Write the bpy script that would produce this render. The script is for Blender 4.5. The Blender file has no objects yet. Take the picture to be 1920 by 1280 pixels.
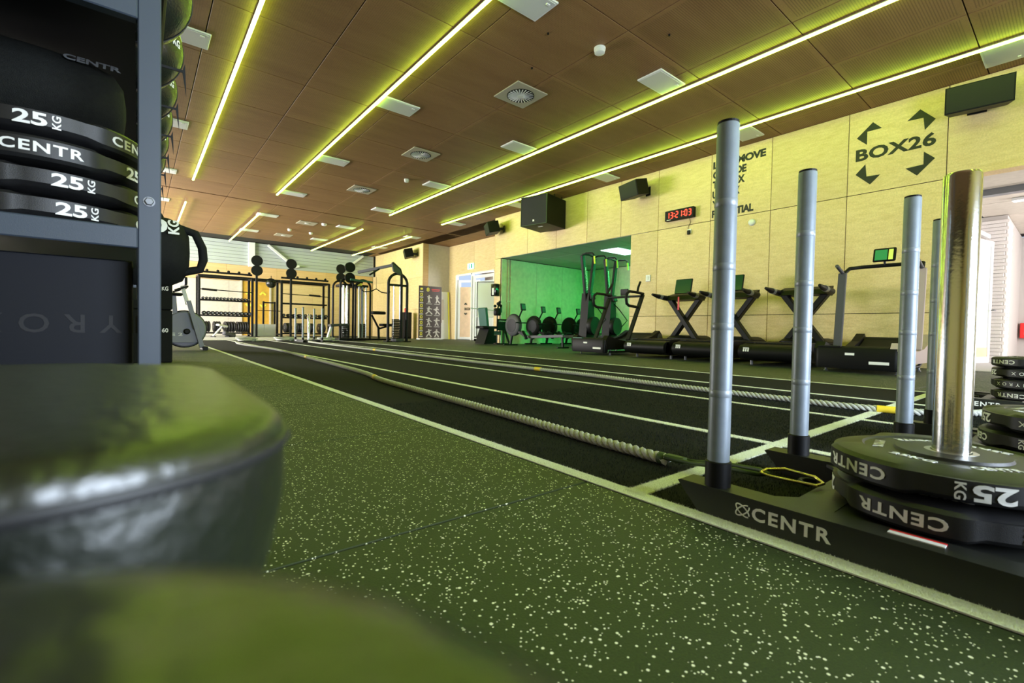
import bpy, math, random
import numpy as np
from mathutils import Vector, Matrix
random.seed(7); rng = np.random.default_rng(7)
S = bpy.context.scene
C = S.collection
pi = math.pi
R_ = math.radians

# ---------------------------------------------------------------- camera
cam_d = bpy.data.cameras.new('camera'); cam = bpy.data.objects.new('camera', cam_d); C.objects.link(cam)
S.camera = cam
cam_d.sensor_width = 36; cam_d.lens = 870/1920*36; cam_d.clip_start = .004; cam_d.clip_end = 100
yaw, pitch, roll = R_(38.9), R_(-1.4), R_(1.1)
CF = Vector((math.sin(yaw)*math.cos(pitch), math.cos(yaw)*math.cos(pitch), math.sin(pitch)))
CR0 = Vector((math.cos(yaw), -math.sin(yaw), 0)); CU0 = CR0.cross(CF)
CR = CR0*math.cos(roll)+CU0*math.sin(roll); CU = -CR0*math.sin(roll)+CU0*math.cos(roll)
mw = Matrix.Identity(4)
for i in range(3): mw[i][0], mw[i][1], mw[i][2] = CR[i], CU[i], -CF[i]
mw[2][3] = .46
cam.matrix_world = mw
cam_d.dof.use_dof = True; cam_d.dof.focus_distance = 3.0; cam_d.dof.aperture_fstop = 5.6

# ---------------------------------------------------------------- view, world, daylight
S.view_settings.view_transform = 'Standard'; S.view_settings.look = 'None'
S.view_settings.gamma = 1; S.view_settings.use_curve_mapping = False
S.view_settings.exposure = 0.68
W = bpy.data.worlds.new('world'); S.world = W; W.use_nodes = True
W.node_tree.nodes['Background'].inputs[0].default_value = (.6, .75, 1, 1)
W.node_tree.nodes['Background'].inputs[1].default_value = .6
def area(name, loc, rot, sx, sy, power, col):
    l = bpy.data.lights.new(name, 'AREA'); l.shape = 'RECTANGLE'; l.size = sx; l.size_y = sy
    l.energy = power; l.color = col
    o = bpy.data.objects.new(name, l); C.objects.link(o); o.location = loc; o.rotation_euler = rot; return o
area('daylight_front_window', (2.3, -3.36, 1.3), (R_(90), 0, 0), 2.8, 1.9, 300, (.74, .85, 1))
area('daylight_side_window', (-4.85, 19, 1.7), (0, R_(-90), 0), 2.4, 7.5, 1800, (1, .96, .93))
area('daylight_corridor', (12.6, -3.38, 1.5), (R_(90), 0, 0), 4.0, 2.2, 260, (1, .94, .92))
area('daylight_lobby', (12.6, 15.6, 2.0), (0, R_(90), 0), 2.0, 2.6, 160, (1, .95, .9))

# ---------------------------------------------------------------- materials
MATS = {}
def mat(name, col, rough=.5, metal=0., noise=0., nscale=40., bump=0., bscale=200., emit=0., spec=.5, coat=0.):
    m = bpy.data.materials.new(name); m.use_nodes = True; MATS[name] = m
    nt = m.node_tree; b = nt.nodes['Principled BSDF']
    b.inputs['Base Color'].default_value = (*col, 1); b.inputs['Roughness'].default_value = rough
    b.inputs['Metallic'].default_value = metal; b.inputs['Specular IOR Level'].default_value = spec
    if coat: b.inputs['Coat Weight'].default_value = coat; b.inputs['Coat Roughness'].default_value = .1
    if noise or bump:
        g = nt.nodes.new('ShaderNodeNewGeometry')
        if noise:
            t = nt.nodes.new('ShaderNodeTexNoise'); t.inputs['Scale'].default_value = nscale; t.inputs['Detail'].default_value = 4
            nt.links.new(g.outputs['Position'], t.inputs['Vector'])
            r = nt.nodes.new('ShaderNodeValToRGB')
            r.color_ramp.elements[0].position = .3; r.color_ramp.elements[1].position = .7
            r.color_ramp.elements[0].color = (*[c*(1-noise) for c in col], 1); r.color_ramp.elements[1].color = (*[min(1, c*(1+noise)) for c in col], 1)
            nt.links.new(t.outputs['Fac'], r.inputs['Fac']); nt.links.new(r.outputs['Color'], b.inputs['Base Color'])
        if bump:
            t2 = nt.nodes.new('ShaderNodeTexNoise'); t2.inputs['Scale'].default_value = bscale; t2.inputs['Detail'].default_value = 3
            nt.links.new(g.outputs['Position'], t2.inputs['Vector'])
            bp = nt.nodes.new('ShaderNodeBump'); bp.inputs['Strength'].default_value = bump; bp.inputs['Distance'].default_value = .004
            nt.links.new(t2.outputs['Fac'], bp.inputs['Height']); nt.links.new(bp.outputs['Normal'], b.inputs['Normal'])
    if emit:
        b.inputs['Emission Color'].default_value = (*col, 1); b.inputs['Emission Strength'].default_value = emit
    return m
LIME = (.62, 1., .045)
mat('led', (.60, 1., .07), emit=22)
mat('led_profile', (.5, .5, .48), .4, .6)
mat('black_rubber', (.005, .005, .006), .6, spec=.25, noise=.25, nscale=60, bump=.25, bscale=500)
mat('plate_rubber', (.014, .014, .015), .45, spec=.5, noise=.15, nscale=30, bump=.15, bscale=700)
mat('black_steel', (.004, .004, .005), .5, spec=.25, bump=.1, bscale=900)
mat('sled_black', (.010, .011, .009), .42, bump=.2, bscale=900, spec=.6)
mat('rack_daylight_tint', (.042, .056, .08), .45, bump=.1, bscale=800)  # cool blue of the daylight is mixed into the steel's base colour
mat('rack_panel', (.003, .004, .008), .55, spec=.25)
mat('grey_steel', (.22, .23, .25), .35, .5)
mat('machine_grey', (.07, .07, .08), .5, spec=.3)
mat('bike_grey', (.2, .2, .25), .45)
mat('chrome', (.75, .75, .74), .16, 1., bump=.06, bscale=120)
mat('zinc', (.23, .27, .32), .42, .2, noise=.08, nscale=25, bump=.06, bscale=300)
mat('zinc_band', (.29, .33, .38), .4, .2)
mat('steel_insert', (.5, .5, .48), .3, .9)
mat('vinyl', (.008, .011, .006), .34, noise=.2, nscale=30, bump=.3, bscale=130, spec=.9)
mat('vinyl_seam', (.015, .015, .016), .5)
mat('white_print', (.8, .8, .78), .55)
mat('dark_print', (.004, .004, .006), .6)
mat('grey_print', (.16, .17, .18), .6)
mat('black_print', (.012, .014, .01), .6)
mat('black_fabric', (.005, .006, .005), .8, spec=.25, noise=.3, nscale=90, bump=.5, bscale=350)
mat('black_plastic', (.0035, .0035, .004), .5, spec=.2)
mat('gloss_black', (.01, .01, .012), .12)
mat('grille', (.006, .007, .006), .7, bump=.8, bscale=600)
mat('white_paint', (.75, .76, .76), .5)
mat('light_panel', (.62, .64, .62), .5)
mat('diffuser', (.4, .37, .28), .5)
mat('pink_grey', (.42, .33, .32), .45)
mat('red', (.75, .02, .02), .4)
mat('red_led', (1, .03, .015), emit=3.5)
mat('screen_green', (.03, .22, .07), .25, emit=.25)
mat('screen_dark', (.012, .06, .02), .15)
mat('screen_lime', (.55, .7, .12), .3, emit=.3)
mat('exit_sign', (.45, .85, .85), .4, emit=.7)
mat('exit_dark', (.02, .35, .25), .5)
mat('rope', (.5, .51, .46), .85, noise=.2, nscale=120, bump=.6, bscale=500)
mat('rope_band', (.85, .62, .03), .6)
mat('green_sleeve', (.03, .06, .015), .6)
mat('brass', (.75, .62, .25), .25, 1.)
mat('door_ochre', (.62, .36, .05), .5, noise=.1, nscale=5)
mat('yellow_print', (.85, .8, .08), .5)
mat('pad_green', (.02, .10, .075), .5)
mat('poster_dark', (.05, .035, .035), .5)
mat('poster_white', (.6, .58, .55), .6)
mat('glass_white', (.7, .75, .76), .15)
mat('board_white', (.86, .88, .9), .35)
mat('mortar', (.5, .47, .45), .8)
mat('brick_white', (.78, .74, .72), .6, noise=.06, nscale=60)
mat('tube_light', (1, .98, .95), emit=6)
mat('green_light', (.02, 1, .22), emit=320)
mat('skylight', (.6, 1, .85), emit=2.2)
mat('alcove_ply', (.68, .62, .46), .55, noise=.1, nscale=8)
mat('alcove_ceiling', (.42, .44, .42), .6)
mat('platform', (.42, .42, .43), .6, noise=.15, nscale=50)
mat('line_white', (.8, .82, .72), .8, noise=.12, nscale=200, bump=.6, bscale=700)
mat('joint_dark', (.012, .012, .01), .9)
mat('groove', (.015, .011, .005), .9)
mat('cladding', (.42, .46, .46), .5)
mat('panel_cream', (.56, .51, .44), .6, noise=.06, nscale=10)
mat('door_wood', (.72, .5, .32), .5, noise=.08, nscale=6)
mat('cardboard', (.6, .42, .2), .8)

def ply(name, c1, c2, rough=.55, scale=(.6, 3, 14)):
    m = bpy.data.materials.new(name); m.use_nodes = True; MATS[name] = m
    nt = m.node_tree; b = nt.nodes['Principled BSDF']; b.inputs['Roughness'].default_value = rough; b.inputs['Specular IOR Level'].default_value = .3
    g = nt.nodes.new('ShaderNodeNewGeometry'); oi = nt.nodes.new('ShaderNodeObjectInfo')
    mp = nt.nodes.new('ShaderNodeMapping'); mp.inputs['Scale'].default_value = scale
    ad = nt.nodes.new('ShaderNodeVectorMath'); ad.operation = 'ADD'
    sc = nt.nodes.new('ShaderNodeMath'); sc.operation = 'MULTIPLY'; sc.inputs[1].default_value = 17.
    nt.links.new(oi.outputs['Random'], sc.inputs[0]); nt.links.new(g.outputs['Position'], ad.inputs[0]); nt.links.new(sc.outputs[0], ad.inputs[1])
    nt.links.new(ad.outputs[0], mp.inputs['Vector'])
    t = nt.nodes.new('ShaderNodeTexNoise'); t.inputs['Scale'].default_value = 1.6; t.inputs['Detail'].default_value = 7; t.inputs['Roughness'].default_value = .62
    nt.links.new(mp.outputs[0], t.inputs['Vector'])
    r = nt.nodes.new('ShaderNodeValToRGB'); r.color_ramp.elements[0].position = .3; r.color_ramp.elements[1].position = .72
    r.color_ramp.elements[0].color = (*c1, 1); r.color_ramp.elements[1].color = (*c2, 1)
    nt.links.new(t.outputs['Fac'], r.inputs['Fac'])
    t3 = nt.nodes.new('ShaderNodeTexNoise'); t3.inputs['Scale'].default_value = 55; t3.inputs['Detail'].default_value = 2
    nt.links.new(ad.outputs[0], t3.inputs['Vector'])
    mx = nt.nodes.new('ShaderNodeMix'); mx.data_type = 'RGBA'; mx.blend_type = 'MULTIPLY'; mx.inputs[0].default_value = .35
    nt.links.new(r.outputs['Color'], mx.inputs[6]); nt.links.new(t3.outputs['Fac'], mx.inputs[7])
    gm = nt.nodes.new('ShaderNodeHueSaturation'); vr = nt.nodes.new('ShaderNodeMapRange')
    vr.inputs[3].default_value = 1.12; vr.inputs[4].default_value = 1.3
    nt.links.new(oi.outputs['Random'], vr.inputs[0]); nt.links.new(vr.outputs[0], gm.inputs['Value'])
    nt.links.new(mx.outputs[2], gm.inputs['Color']); nt.links.new(gm.outputs[0], b.inputs['Base Color'])
    return m
ply('birch', (.64, .47, .23), (.76, .59, .33))
ply('ply_column', (.6, .38, .17), (.7, .48, .25))
def ceiling_mat(name, kind):
    m = ply(name, (.215, .114, .046), (.28, .16, .067), scale=(.5, 2.2, 1))
    nt = m.node_tree; b = nt.nodes['Principled BSDF']; src = b.inputs['Base Color'].links[0].from_socket
    g = nt.nodes.new('ShaderNodeNewGeometry'); sp = nt.nodes.new('ShaderNodeSeparateXYZ'); nt.links.new(g.outputs['Position'], sp.inputs[0])
    def saw(sock, per):
        a = nt.nodes.new('ShaderNodeMath'); a.operation = 'DIVIDE'; a.inputs[1].default_value = per; nt.links.new(sock, a.inputs[0])
        f = nt.nodes.new('ShaderNodeMath'); f.operation = 'FRACT'; nt.links.new(a.outputs[0], f.inputs[0])
        c = nt.nodes.new('ShaderNodeMath'); c.operation = 'LESS_THAN'; c.inputs[1].default_value = .36; nt.links.new(f.outputs[0], c.inputs[0]); return c.outputs[0]
    if kind == 'slots': fac = saw(sp.outputs['Y'], .026)
    else:
        mu = nt.nodes.new('ShaderNodeMath'); mu.operation = 'MULTIPLY'
        nt.links.new(saw(sp.outputs['X'], .024), mu.inputs[0]); nt.links.new(saw(sp.outputs['Y'], .024), mu.inputs[1]); fac = mu.outputs[0]
    # perforation stays off the panel borders
    tc = nt.nodes.new('ShaderNodeTexCoord'); s2 = nt.nodes.new('ShaderNodeSeparateXYZ'); nt.links.new(tc.outputs['Object'], s2.inputs[0])
    def inside(sock):
        a = nt.nodes.new('ShaderNodeMath'); a.operation = 'ABSOLUTE'; nt.links.new(sock, a.inputs[0])
        c = nt.nodes.new('ShaderNodeMath'); c.operation = 'LESS_THAN'; c.inputs[1].default_value = .6; nt.links.new(a.outputs[0], c.inputs[0]); return c.outputs[0]
    m1 = nt.nodes.new('ShaderNodeMath'); m1.operation = 'MULTIPLY'; nt.links.new(inside(s2.outputs['X']), m1.inputs[0]); nt.links.new(inside(s2.outputs['Y']), m1.inputs[1])
    m2 = nt.nodes.new('ShaderNodeMath'); m2.operation = 'MULTIPLY'; nt.links.new(fac, m2.inputs[0]); nt.links.new(m1.outputs[0], m2.inputs[1])
    m3 = nt.nodes.new('ShaderNodeMath'); m3.operation = 'MULTIPLY'; m3.inputs[1].default_value = .6; nt.links.new(m2.outputs[0], m3.inputs[0])
    mx = nt.nodes.new('ShaderNodeMix'); mx.data_type = 'RGBA'; nt.links.new(m3.outputs[0], mx.inputs[0]); nt.links.new(src, mx.inputs[6]); mx.inputs[7].default_value = (.1, .055, .025, 1)
    nt.links.new(mx.outputs[2], b.inputs['Base Color'])
ceiling_mat('ceil_slots', 'slots'); ceiling_mat('ceil_dots', 'dots')
def floor_mat():
    m = bpy.data.materials.new('rubber_floor'); m.use_nodes = True; MATS['rubber_floor'] = m
    nt = m.node_tree; b = nt.nodes['Principled BSDF']; b.inputs['Roughness'].default_value = .62
    g = nt.nodes.new('ShaderNodeNewGeometry')
    col = None; base = (.058, .066, .05, 1)
    prev = None
    for sc, th, sel in ((105, .26, .86), (170, .28, .78), (65, .2, .91)):
        v = nt.nodes.new('ShaderNodeTexVoronoi'); v.inputs['Scale'].default_value = sc; v.inputs['Randomness'].default_value = 1
        nt.links.new(g.outputs['Position'], v.inputs['Vector'])
        n = nt.nodes.new('ShaderNodeMath'); n.operation = 'LESS_THAN'; n.inputs[1].default_value = th; nt.links.new(v.outputs['Distance'], n.inputs[0])
        s = nt.nodes.new('ShaderNodeSeparateColor'); nt.links.new(v.outputs['Color'], s.inputs[0])
        c = nt.nodes.new('ShaderNodeMath'); c.operation = 'GREATER_THAN'; c.inputs[1].default_value = sel; nt.links.new(s.outputs[0], c.inputs[0])
        mu = nt.nodes.new('ShaderNodeMath'); mu.operation = 'MULTIPLY'; nt.links.new(n.outputs[0], mu.inputs[0]); nt.links.new(c.outputs[0], mu.inputs[1])
        if prev is None: prev = mu.outputs[0]
        else:
            mm = nt.nodes.new('ShaderNodeMath'); mm.operation = 'MAXIMUM'; nt.links.new(prev, mm.inputs[0]); nt.links.new(mu.outputs[0], mm.inputs[1]); prev = mm.outputs[0]
    nz = nt.nodes.new('ShaderNodeTexNoise'); nz.inputs['Scale'].default_value = 260; nt.links.new(g.outputs['Position'], nz.inputs['Vector'])
    r = nt.nodes.new('ShaderNodeValToRGB'); r.color_ramp.elements[0].color = (.009, .016, .0035, 1); r.color_ramp.elements[1].color = (.027, .046, .011, 1)
    nt.links.new(nz.outputs['Fac'], r.inputs['Fac'])
    mx = nt.nodes.new('ShaderNodeMix'); mx.data_type = 'RGBA'; nt.links.new(prev, mx.inputs[0]); nt.links.new(r.outputs[0], mx.inputs[6]); mx.inputs[7].default_value = (.8, .8, .62, 1)
    nt.links.new(mx.outputs[2], b.inputs['Base Color'])
    bp = nt.nodes.new('ShaderNodeBump'); bp.inputs['Strength'].default_value = .3; bp.inputs['Distance'].default_value = .002
    nt.links.new(nz.outputs['Fac'], bp.inputs['Height']); nt.links.new(bp.outputs[0], b.inputs['Normal'])
floor_mat()
mat('turf', (.006, .007, .006), .9, noise=.45, nscale=160, bump=.9, bscale=420, spec=.2)
mat('turf_blade', (.011, .013, .010), .8, spec=.2)
mat('line_blade', (.75, .77, .62), .8, spec=.2)

# ---------------------------------------------------------------- mesh builder
class MB:
    def __init__(s): s.v = []; s.f = []
    def add(s, vs, fs, M=None):
        o = len(s.v)
        s.v += [tuple(M @ Vector(p)) if M is not None else tuple(p) for p in vs]
        s.f += [tuple(i+o for i in f) for f in fs]; return s
    def box(s, c, d, ch=0., M=None):
        hx, hy, hz = d[0]/2, d[1]/2, d[2]/2
        T = Matrix.Translation(c)
        if M is not None: T = T @ M
        if ch <= 0:
            vs = [(x*hx, y*hy, z*hz) for x in (-1, 1) for y in (-1, 1) for z in (-1, 1)]
            fs = [(0, 1, 3, 2), (4, 6, 7, 5), (0, 4, 5, 1), (2, 3, 7, 6), (0, 2, 6, 4), (1, 5, 7, 3)]
            return s.add(vs, fs, T)
        ch = min(ch, hx*.9, hy*.9, hz*.9)
        idx = {}; vs = []
        for x in (-1, 1):
            for y in (-1, 1):
                for z in (-1, 1):
                    for a in range(3):
                        p = [x*(hx-ch), y*(hy-ch), z*(hz-ch)]; p[a] = (x*hx, y*hy, z*hz)[a]
                        idx[(x, y, z, a)] = len(vs); vs.append(p)
        fs = []
        for a in range(3):
            b, c2 = (a+1) % 3, (a+2) % 3
            for sg in (-1, 1):
                q = []
                for (u, w) in ((-1, -1), (1, -1), (1, 1), (-1, 1)):
                    k = [0, 0, 0]; k[a] = sg; k[b] = u; k[c2] = w; q.append(idx[(*k, a)])
                fs.append(tuple(q) if sg > 0 else tuple(q[::-1]))
        for a in range(3):
            b, c2 = (a+1) % 3, (a+2) % 3
            for u in (-1, 1):
                for w in (-1, 1):
                    k0 = [0, 0, 0]; k1 = [0, 0, 0]; k0[a] = -1; k1[a] = 1
                    for k in (k0, k1): k[b] = u; k[c2] = w
                    q = (idx[(*k0, b)], idx[(*k1, b)], idx[(*k1, c2)], idx[(*k0, c2)])
                    fs.append(q if u*w < 0 else q[::-1])
        for x in (-1, 1):
            for y in (-1, 1):
                for z in (-1, 1):
                    t = (idx[(x, y, z, 0)], idx[(x, y, z, 1)], idx[(x, y, z, 2)])
                    fs.append(t if x*y*z > 0 else t[::-1])
        return s.add(vs, fs, T)
    def bar(s, p0, p1, w, h, up=(0, 0, 1), ch=.004):
        p0, p1 = Vector(p0), Vector(p1); d = p1-p0; L = d.length; d.normalize()
        up = Vector(up)
        if abs(d.dot(up)) > .98: up = Vector((1, 0, 0))
        x = d; y = up.cross(x).normalized(); z = x.cross(y)
        M = Matrix((x, y, z)).transposed().to_4x4()
        return s.box((p0+p1)/2, (L, w, h), ch, M)
    def tube(s, pts, r, n=10, cap=True, closed=False):
        P = [Vector(p) for p in pts]; m = len(P); rs = r if isinstance(r, (list, tuple)) else [r]*m
        T = []
        for i in range(m):
            a = P[(i-1) % m] if (i > 0 or closed) else P[i]; b = P[(i+1) % m] if (i < m-1 or closed) else P[i]
            T.append((b-a).normalized())
        u = T[0].orthogonal().normalized(); vs = []
        for i in range(m):
            u = (u - T[i]*u.dot(T[i]))
            u = u.normalized() if u.length > 1e-6 else T[i].orthogonal().normalized()
            w = T[i].cross(u)
            for k in range(n):
                a = 2*pi*k/n; vs.append(P[i]+(u*math.cos(a)+w*math.sin(a))*rs[i])
        fs = []
        for i in range(m if closed else m-1):
            j = (i+1) % m
            for k in range(n): fs.append((i*n+k, i*n+(k+1) % n, j*n+(k+1) % n, j*n+k))
        if cap and not closed: fs.append(tuple(range(n))[::-1]); fs.append(tuple((m-1)*n+k for k in range(n)))
        return s.add(vs, fs)
    def lathe(s, prof, n=32, M=None, rf=None, closed=True):
        vs = []; fs = []; m = len(prof)
        for i, (r, z) in enumerate(prof):
            for k in range(n):
                a = 2*pi*k/n; rr, zz = rf(i, r, z, a) if rf else (r, z)
                vs.append((rr*math.cos(a), rr*math.sin(a), zz))
        for i in range(m-1):
            for k in range(n): fs.append((i*n+k, i*n+(k+1) % n, (i+1)*n+(k+1) % n, (i+1)*n+k))
        if closed:
            fs.append(tuple(range(n))[::-1]); fs.append(tuple((m-1)*n+k for k in range(n)))
        return s.add(vs, fs, M)
    def cyl(s, p0, p1, r, n=16): return s.tube([p0, p1], r, n)
    def ball(s, c, r, n=20, m=12, sc=(1, 1, 1)):
        vs = [(0, 0, -1)]; fs = []
        for i in range(1, m):
            t = -pi/2+pi*i/m
            for k in range(n): a = 2*pi*k/n; vs.append((math.cos(t)*math.cos(a), math.cos(t)*math.sin(a), math.sin(t)))
        vs.append((0, 0, 1))
        for k in range(n): fs.append((0, 1+(k+1) % n, 1+k))
        for i in range(m-2):
            for k in range(n): fs.append((1+i*n+k, 1+i*n+(k+1) % n, 1+(i+1)*n+(k+1) % n, 1+(i+1)*n+k))
        for k in range(n): fs.append((len(vs)-1, 1+(m-2)*n+k, 1+(m-2)*n+(k+1) % n))
        return s.add([(c[0]+x*r*sc[0], c[1]+y*r*sc[1], c[2]+z*r*sc[2]) for x, y, z in vs], fs)
    def prism(s, poly, ax, a, b):
        def P(u, v, w): return (w, u, v) if ax == 'x' else (u, w, v) if ax == 'y' else (u, v, w)
        n = len(poly)
        vs = [P(u, v, a) for u, v in poly]+[P(u, v, b) for u, v in poly]
        fs = [tuple(range(n))[::-1], tuple(range(n, 2*n))]+[(i, (i+1) % n, n+(i+1) % n, n+i) for i in range(n)]
        return s.add(vs, fs)
    def rslab(s, c, a, b, rc, prof, n=8):
        """rounded-rectangle slab: prof = [(inset, z), ...] from bottom to top"""
        N = 4*(n+1); vs = []; fs = []
        for ins, z in prof:
            A, B, rr = a-ins, b-ins, max(rc-ins, .004)
            A = max(A, rr+.001); B = max(B, rr+.001)
            for q, (sx, sy) in enumerate(((1, 1), (-1, 1), (-1, -1), (1, -1))):
                for k in range(n+1):
                    t = pi/2*q+pi/2*k/n
                    vs.append((c[0]+sx*(A-rr)+rr*math.cos(t), c[1]+sy*(B-rr)+rr*math.sin(t), c[2]+z))
        for i in range(len(prof)-1):
            for k in range(N): fs.append((i*N+k, i*N+(k+1) % N, (i+1)*N+(k+1) % N, (i+1)*N+k))
        fs.append(tuple(range(N))[::-1]); fs.append(tuple((len(prof)-1)*N+k for k in range(N)))
        return s.add(vs, fs)
    def mesh(s, name, m, smooth=None):
        me = bpy.data.meshes.new(name); me.from_pydata(s.v, [], s.f); me.update()
        me.materials.append(MATS[m])
        if smooth:
            me.polygons.foreach_set('use_smooth', [True]*len(me.polygons)); me.set_sharp_from_angle(angle=R_(smooth))
        return me
    def build(s, name, m, parent=None, smooth=None):
        o = bpy.data.objects.new(name, s.mesh(name, m, smooth)); C.objects.link(o); o.parent = parent; return o
def inst(name, me, parent=None, loc=(0, 0, 0), rz=0):
    o = bpy.data.objects.new(name, me); C.objects.link(o); o.parent = parent; o.location = loc; o.rotation_euler = (0, 0, rz); return o
def tag(o, label=None, cat=None, group=None, kind=None):
    if label: o['label'] = label
    if cat: o['category'] = cat
    if group: o['group'] = group
    if kind: o['kind'] = kind
    return o
def thing(name, label, cat, loc=(0, 0, 0), rz=0, group=None):
    o = bpy.data.objects.new(name, None); C.objects.link(o); o.empty_display_size = .05
    o.location = loc; o.rotation_euler = (0, 0, rz); return tag(o, label, cat, group)
def dup(root, loc, rz=None, label=None, group=None):
    r = root.copy(); C.objects.link(r); r.location = loc
    if rz is not None: r.rotation_euler = (0, 0, rz)
    if label: r['label'] = label
    if group: r['group'] = group
    for ch in list(root.children):
        c = ch.copy(); C.objects.link(c); c.parent = r
        for g in list(ch.children):
            d = g.copy(); C.objects.link(d); d.parent = c
    return r
TX = {}
def tmesh(txt, bold=0., space=1.):
    k = (txt, bold, space)
    if k not in TX:
        cu = bpy.data.curves.new('t', 'FONT'); cu.body = txt; cu.size = 1; cu.offset = bold; cu.space_character = space
        cu.align_x = 'CENTER'; cu.resolution_u = 3; cu.extrude = .01
        o = bpy.data.objects.new('t', cu); C.objects.link(o)
        dg = bpy.context.evaluated_depsgraph_get(); me = bpy.data.meshes.new_from_object(o.evaluated_get(dg))
        v = np.array([p.co[:] for p in me.vertices]); f = [tuple(p.vertices) for p in me.polygons]
        bpy.data.objects.remove(o); bpy.data.curves.remove(cu); bpy.data.meshes.remove(me)
        lo, hi = v.min(0), v.max(0); v[:, 0] -= (lo[0]+hi[0])/2; v[:, 1] -= (lo[1]+hi[1])/2
        TX[k] = (v, f, hi-lo)
    return TX[k]
def text_to(mb, txt, c, xd, yd, w, hgt, bold=.02, space=1., d=.0015):
    """flat lettering, fitted to width w and height hgt"""
    v, f, sz = tmesh(txt, bold, space); xd, yd = Vector(xd), Vector(yd); nd = xd.cross(yd); c = Vector(c)
    mb.add([c+xd*(p[0]/sz[0]*w)+yd*(p[1]/sz[1]*hgt)+nd*(d/2+p[2]*50*d) for p in v], f); return mb
def text_bent(mb, txt, Rr, a0, z, w, hgt, flip=False, bold=.02, space=1., d=.0012, vert=False):
    v, f, sz = tmesh(txt, bold, space); out = []
    for p in v:
        x, y = p[0]/sz[0]*w, p[1]/sz[1]*hgt
        if vert: x, y = -p[1]/sz[1]*w, p[0]/sz[0]*hgt
        if flip: x, y = -x, -y
        a = a0+x/Rr; rr = Rr+d/2+p[2]*50*d
        out.append((rr*math.cos(a), rr*math.sin(a), z+y))
    mb.add(out, f); return mb
RX, RY, RZ = (lambda a: Matrix.Rotation(R_(a), 4, 'X')), (lambda a: Matrix.Rotation(R_(a), 4, 'Y')), (lambda a: Matrix.Rotation(R_(a), 4, 'Z'))
def arc(c, r, a0, a1, n, ax='y'):
    out = []
    for i in range(n+1):
        a = R_(a0+(a1-a0)*i/n); u, v = r*math.cos(a), r*math.sin(a)
        out.append((c[0]+u, c[1], c[2]+v) if ax == 'y' else (c[0], c[1]+u, c[2]+v) if ax == 'x' else (c[0]+u, c[1]+v, c[2]))
    return out

H = 4.14
# ================================================================ SETTING
def structure(name, mb, m, parent=None):
    o = mb.build(name, m, parent)
    if parent is None: o['kind'] = 'structure'
    return o
floor = structure('floor', MB().box((4, 10.05, -.06), (22, 27.9, .09)), 'joint_dark')
TS = .97
tile = MB().box((0, 0, -.0075), (TS-.008, TS-.008, .015), .003).mesh('floor_tile', 'rubber_floor')
tileL = MB().box((0, 0, -.0075), (1.2-.006, TS-.006, .015), .002).mesh('floor_tile', 'rubber_floor')
MB().box((2.2, -2.48, -.008), (14, 2.0, .016)).build('floor_strip', 'rubber_floor', floor)
for j in range(-1, 21):
    yc = .95-TS/2+TS*j
    for i in range(4):
        inst('floor_tile', tileL, floor, (1.075-.6-1.2*i, yc, 0))
    for i in range(4):
        inst('floor_tile', tile, floor, (5.255+TS/2+TS*i, yc, 0))
MB().box((-4.3, 9.3, -.008), (1.2, 28, .016)).build('floor_strip', 'rubber_floor', floor)
MB().box((11.6, 9.3, -.008), (4.9, 28, .016)).build('floor_strip', 'rubber_floor', floor)
MB().box((3.15, 20.0, -.008), (4.2, 7.4, .016)).build('floor_strip', 'platform', floor)
turf = structure('floor_turf', MB().box((3.165, 7.3, -.01), (4.18, 17.6, .02)), 'turf')
LX = [1.10, 2.09, 3.13, 4.19, 5.22]
LW = [.05, .05, .05, .05, .05]
for x, w in zip(LX, LW): MB().box((x, 7.3, .001), (w, 17.6, .004)).build('lane_line', 'line_white', turf)
MB().box((3.16, .80, .0015), (4.1, .055, .004)).build('lane_line', 'line_white', turf)
MB().box((3.16, 15.9, .0015), (4.1, .055, .004)).build('lane_line', 'line_white', turf)
def blades(name, xs, ys, m, hgt, parent):
    n = len(xs); a = rng.uniform(0, 2*pi, n); h = hgt*rng.uniform(.5, 1.1, n); w = .001
    lx, ly = rng.normal(0, .35, n)*h, rng.normal(0, .35, n)*h
    V = np.empty((n, 3, 3)); dx, dy = np.cos(a)*w, np.sin(a)*w
    V[:, 0] = np.stack([xs-dx, ys-dy, np.zeros(n)], 1); V[:, 1] = np.stack([xs+dx, ys+dy, np.zeros(n)], 1); V[:, 2] = np.stack([xs+lx, ys+ly, h], 1)
    me = bpy.data.meshes.new(name); me.from_pydata(V.reshape(-1, 3).tolist(), [], np.arange(3*n).reshape(-1, 3).tolist()); me.materials.append(MATS[m])
    o = bpy.data.objects.new(name, me); C.objects.link(o); o.parent = parent; o['kind'] = 'stuff'; return o
n = 90000; yy = .0+2.6*rng.random(n)**1.5; xx = 1.13+2.9*rng.random(n)
k = np.abs(xx[:, None]-np.array(LX)[None]).min(1) > .03; k &= np.abs(yy-.8) > .03
blades('turf_fibres', xx[k], yy[k], 'turf_blade', .011, turf)
n = 22000; ly = -.2+3.2*rng.random(n)**1.4; lx = 1.103+.024*rng.uniform(-1, 1, n)
n2 = 22000; cx_ = 1.1+3.1*rng.random(n2)**1.4; cy_ = .80+.031*rng.uniform(-1, 1, n2)
n3 = 5000; sx_ = 2.09+.028*rng.uniform(-1, 1, n3); sy_ = .1+2*rng.random(n3)
blades('line_fibres', np.concatenate([lx, cx_, sx_]), np.concatenate([ly, cy_, sy_]), 'line_blade', .007, turf)

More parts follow.
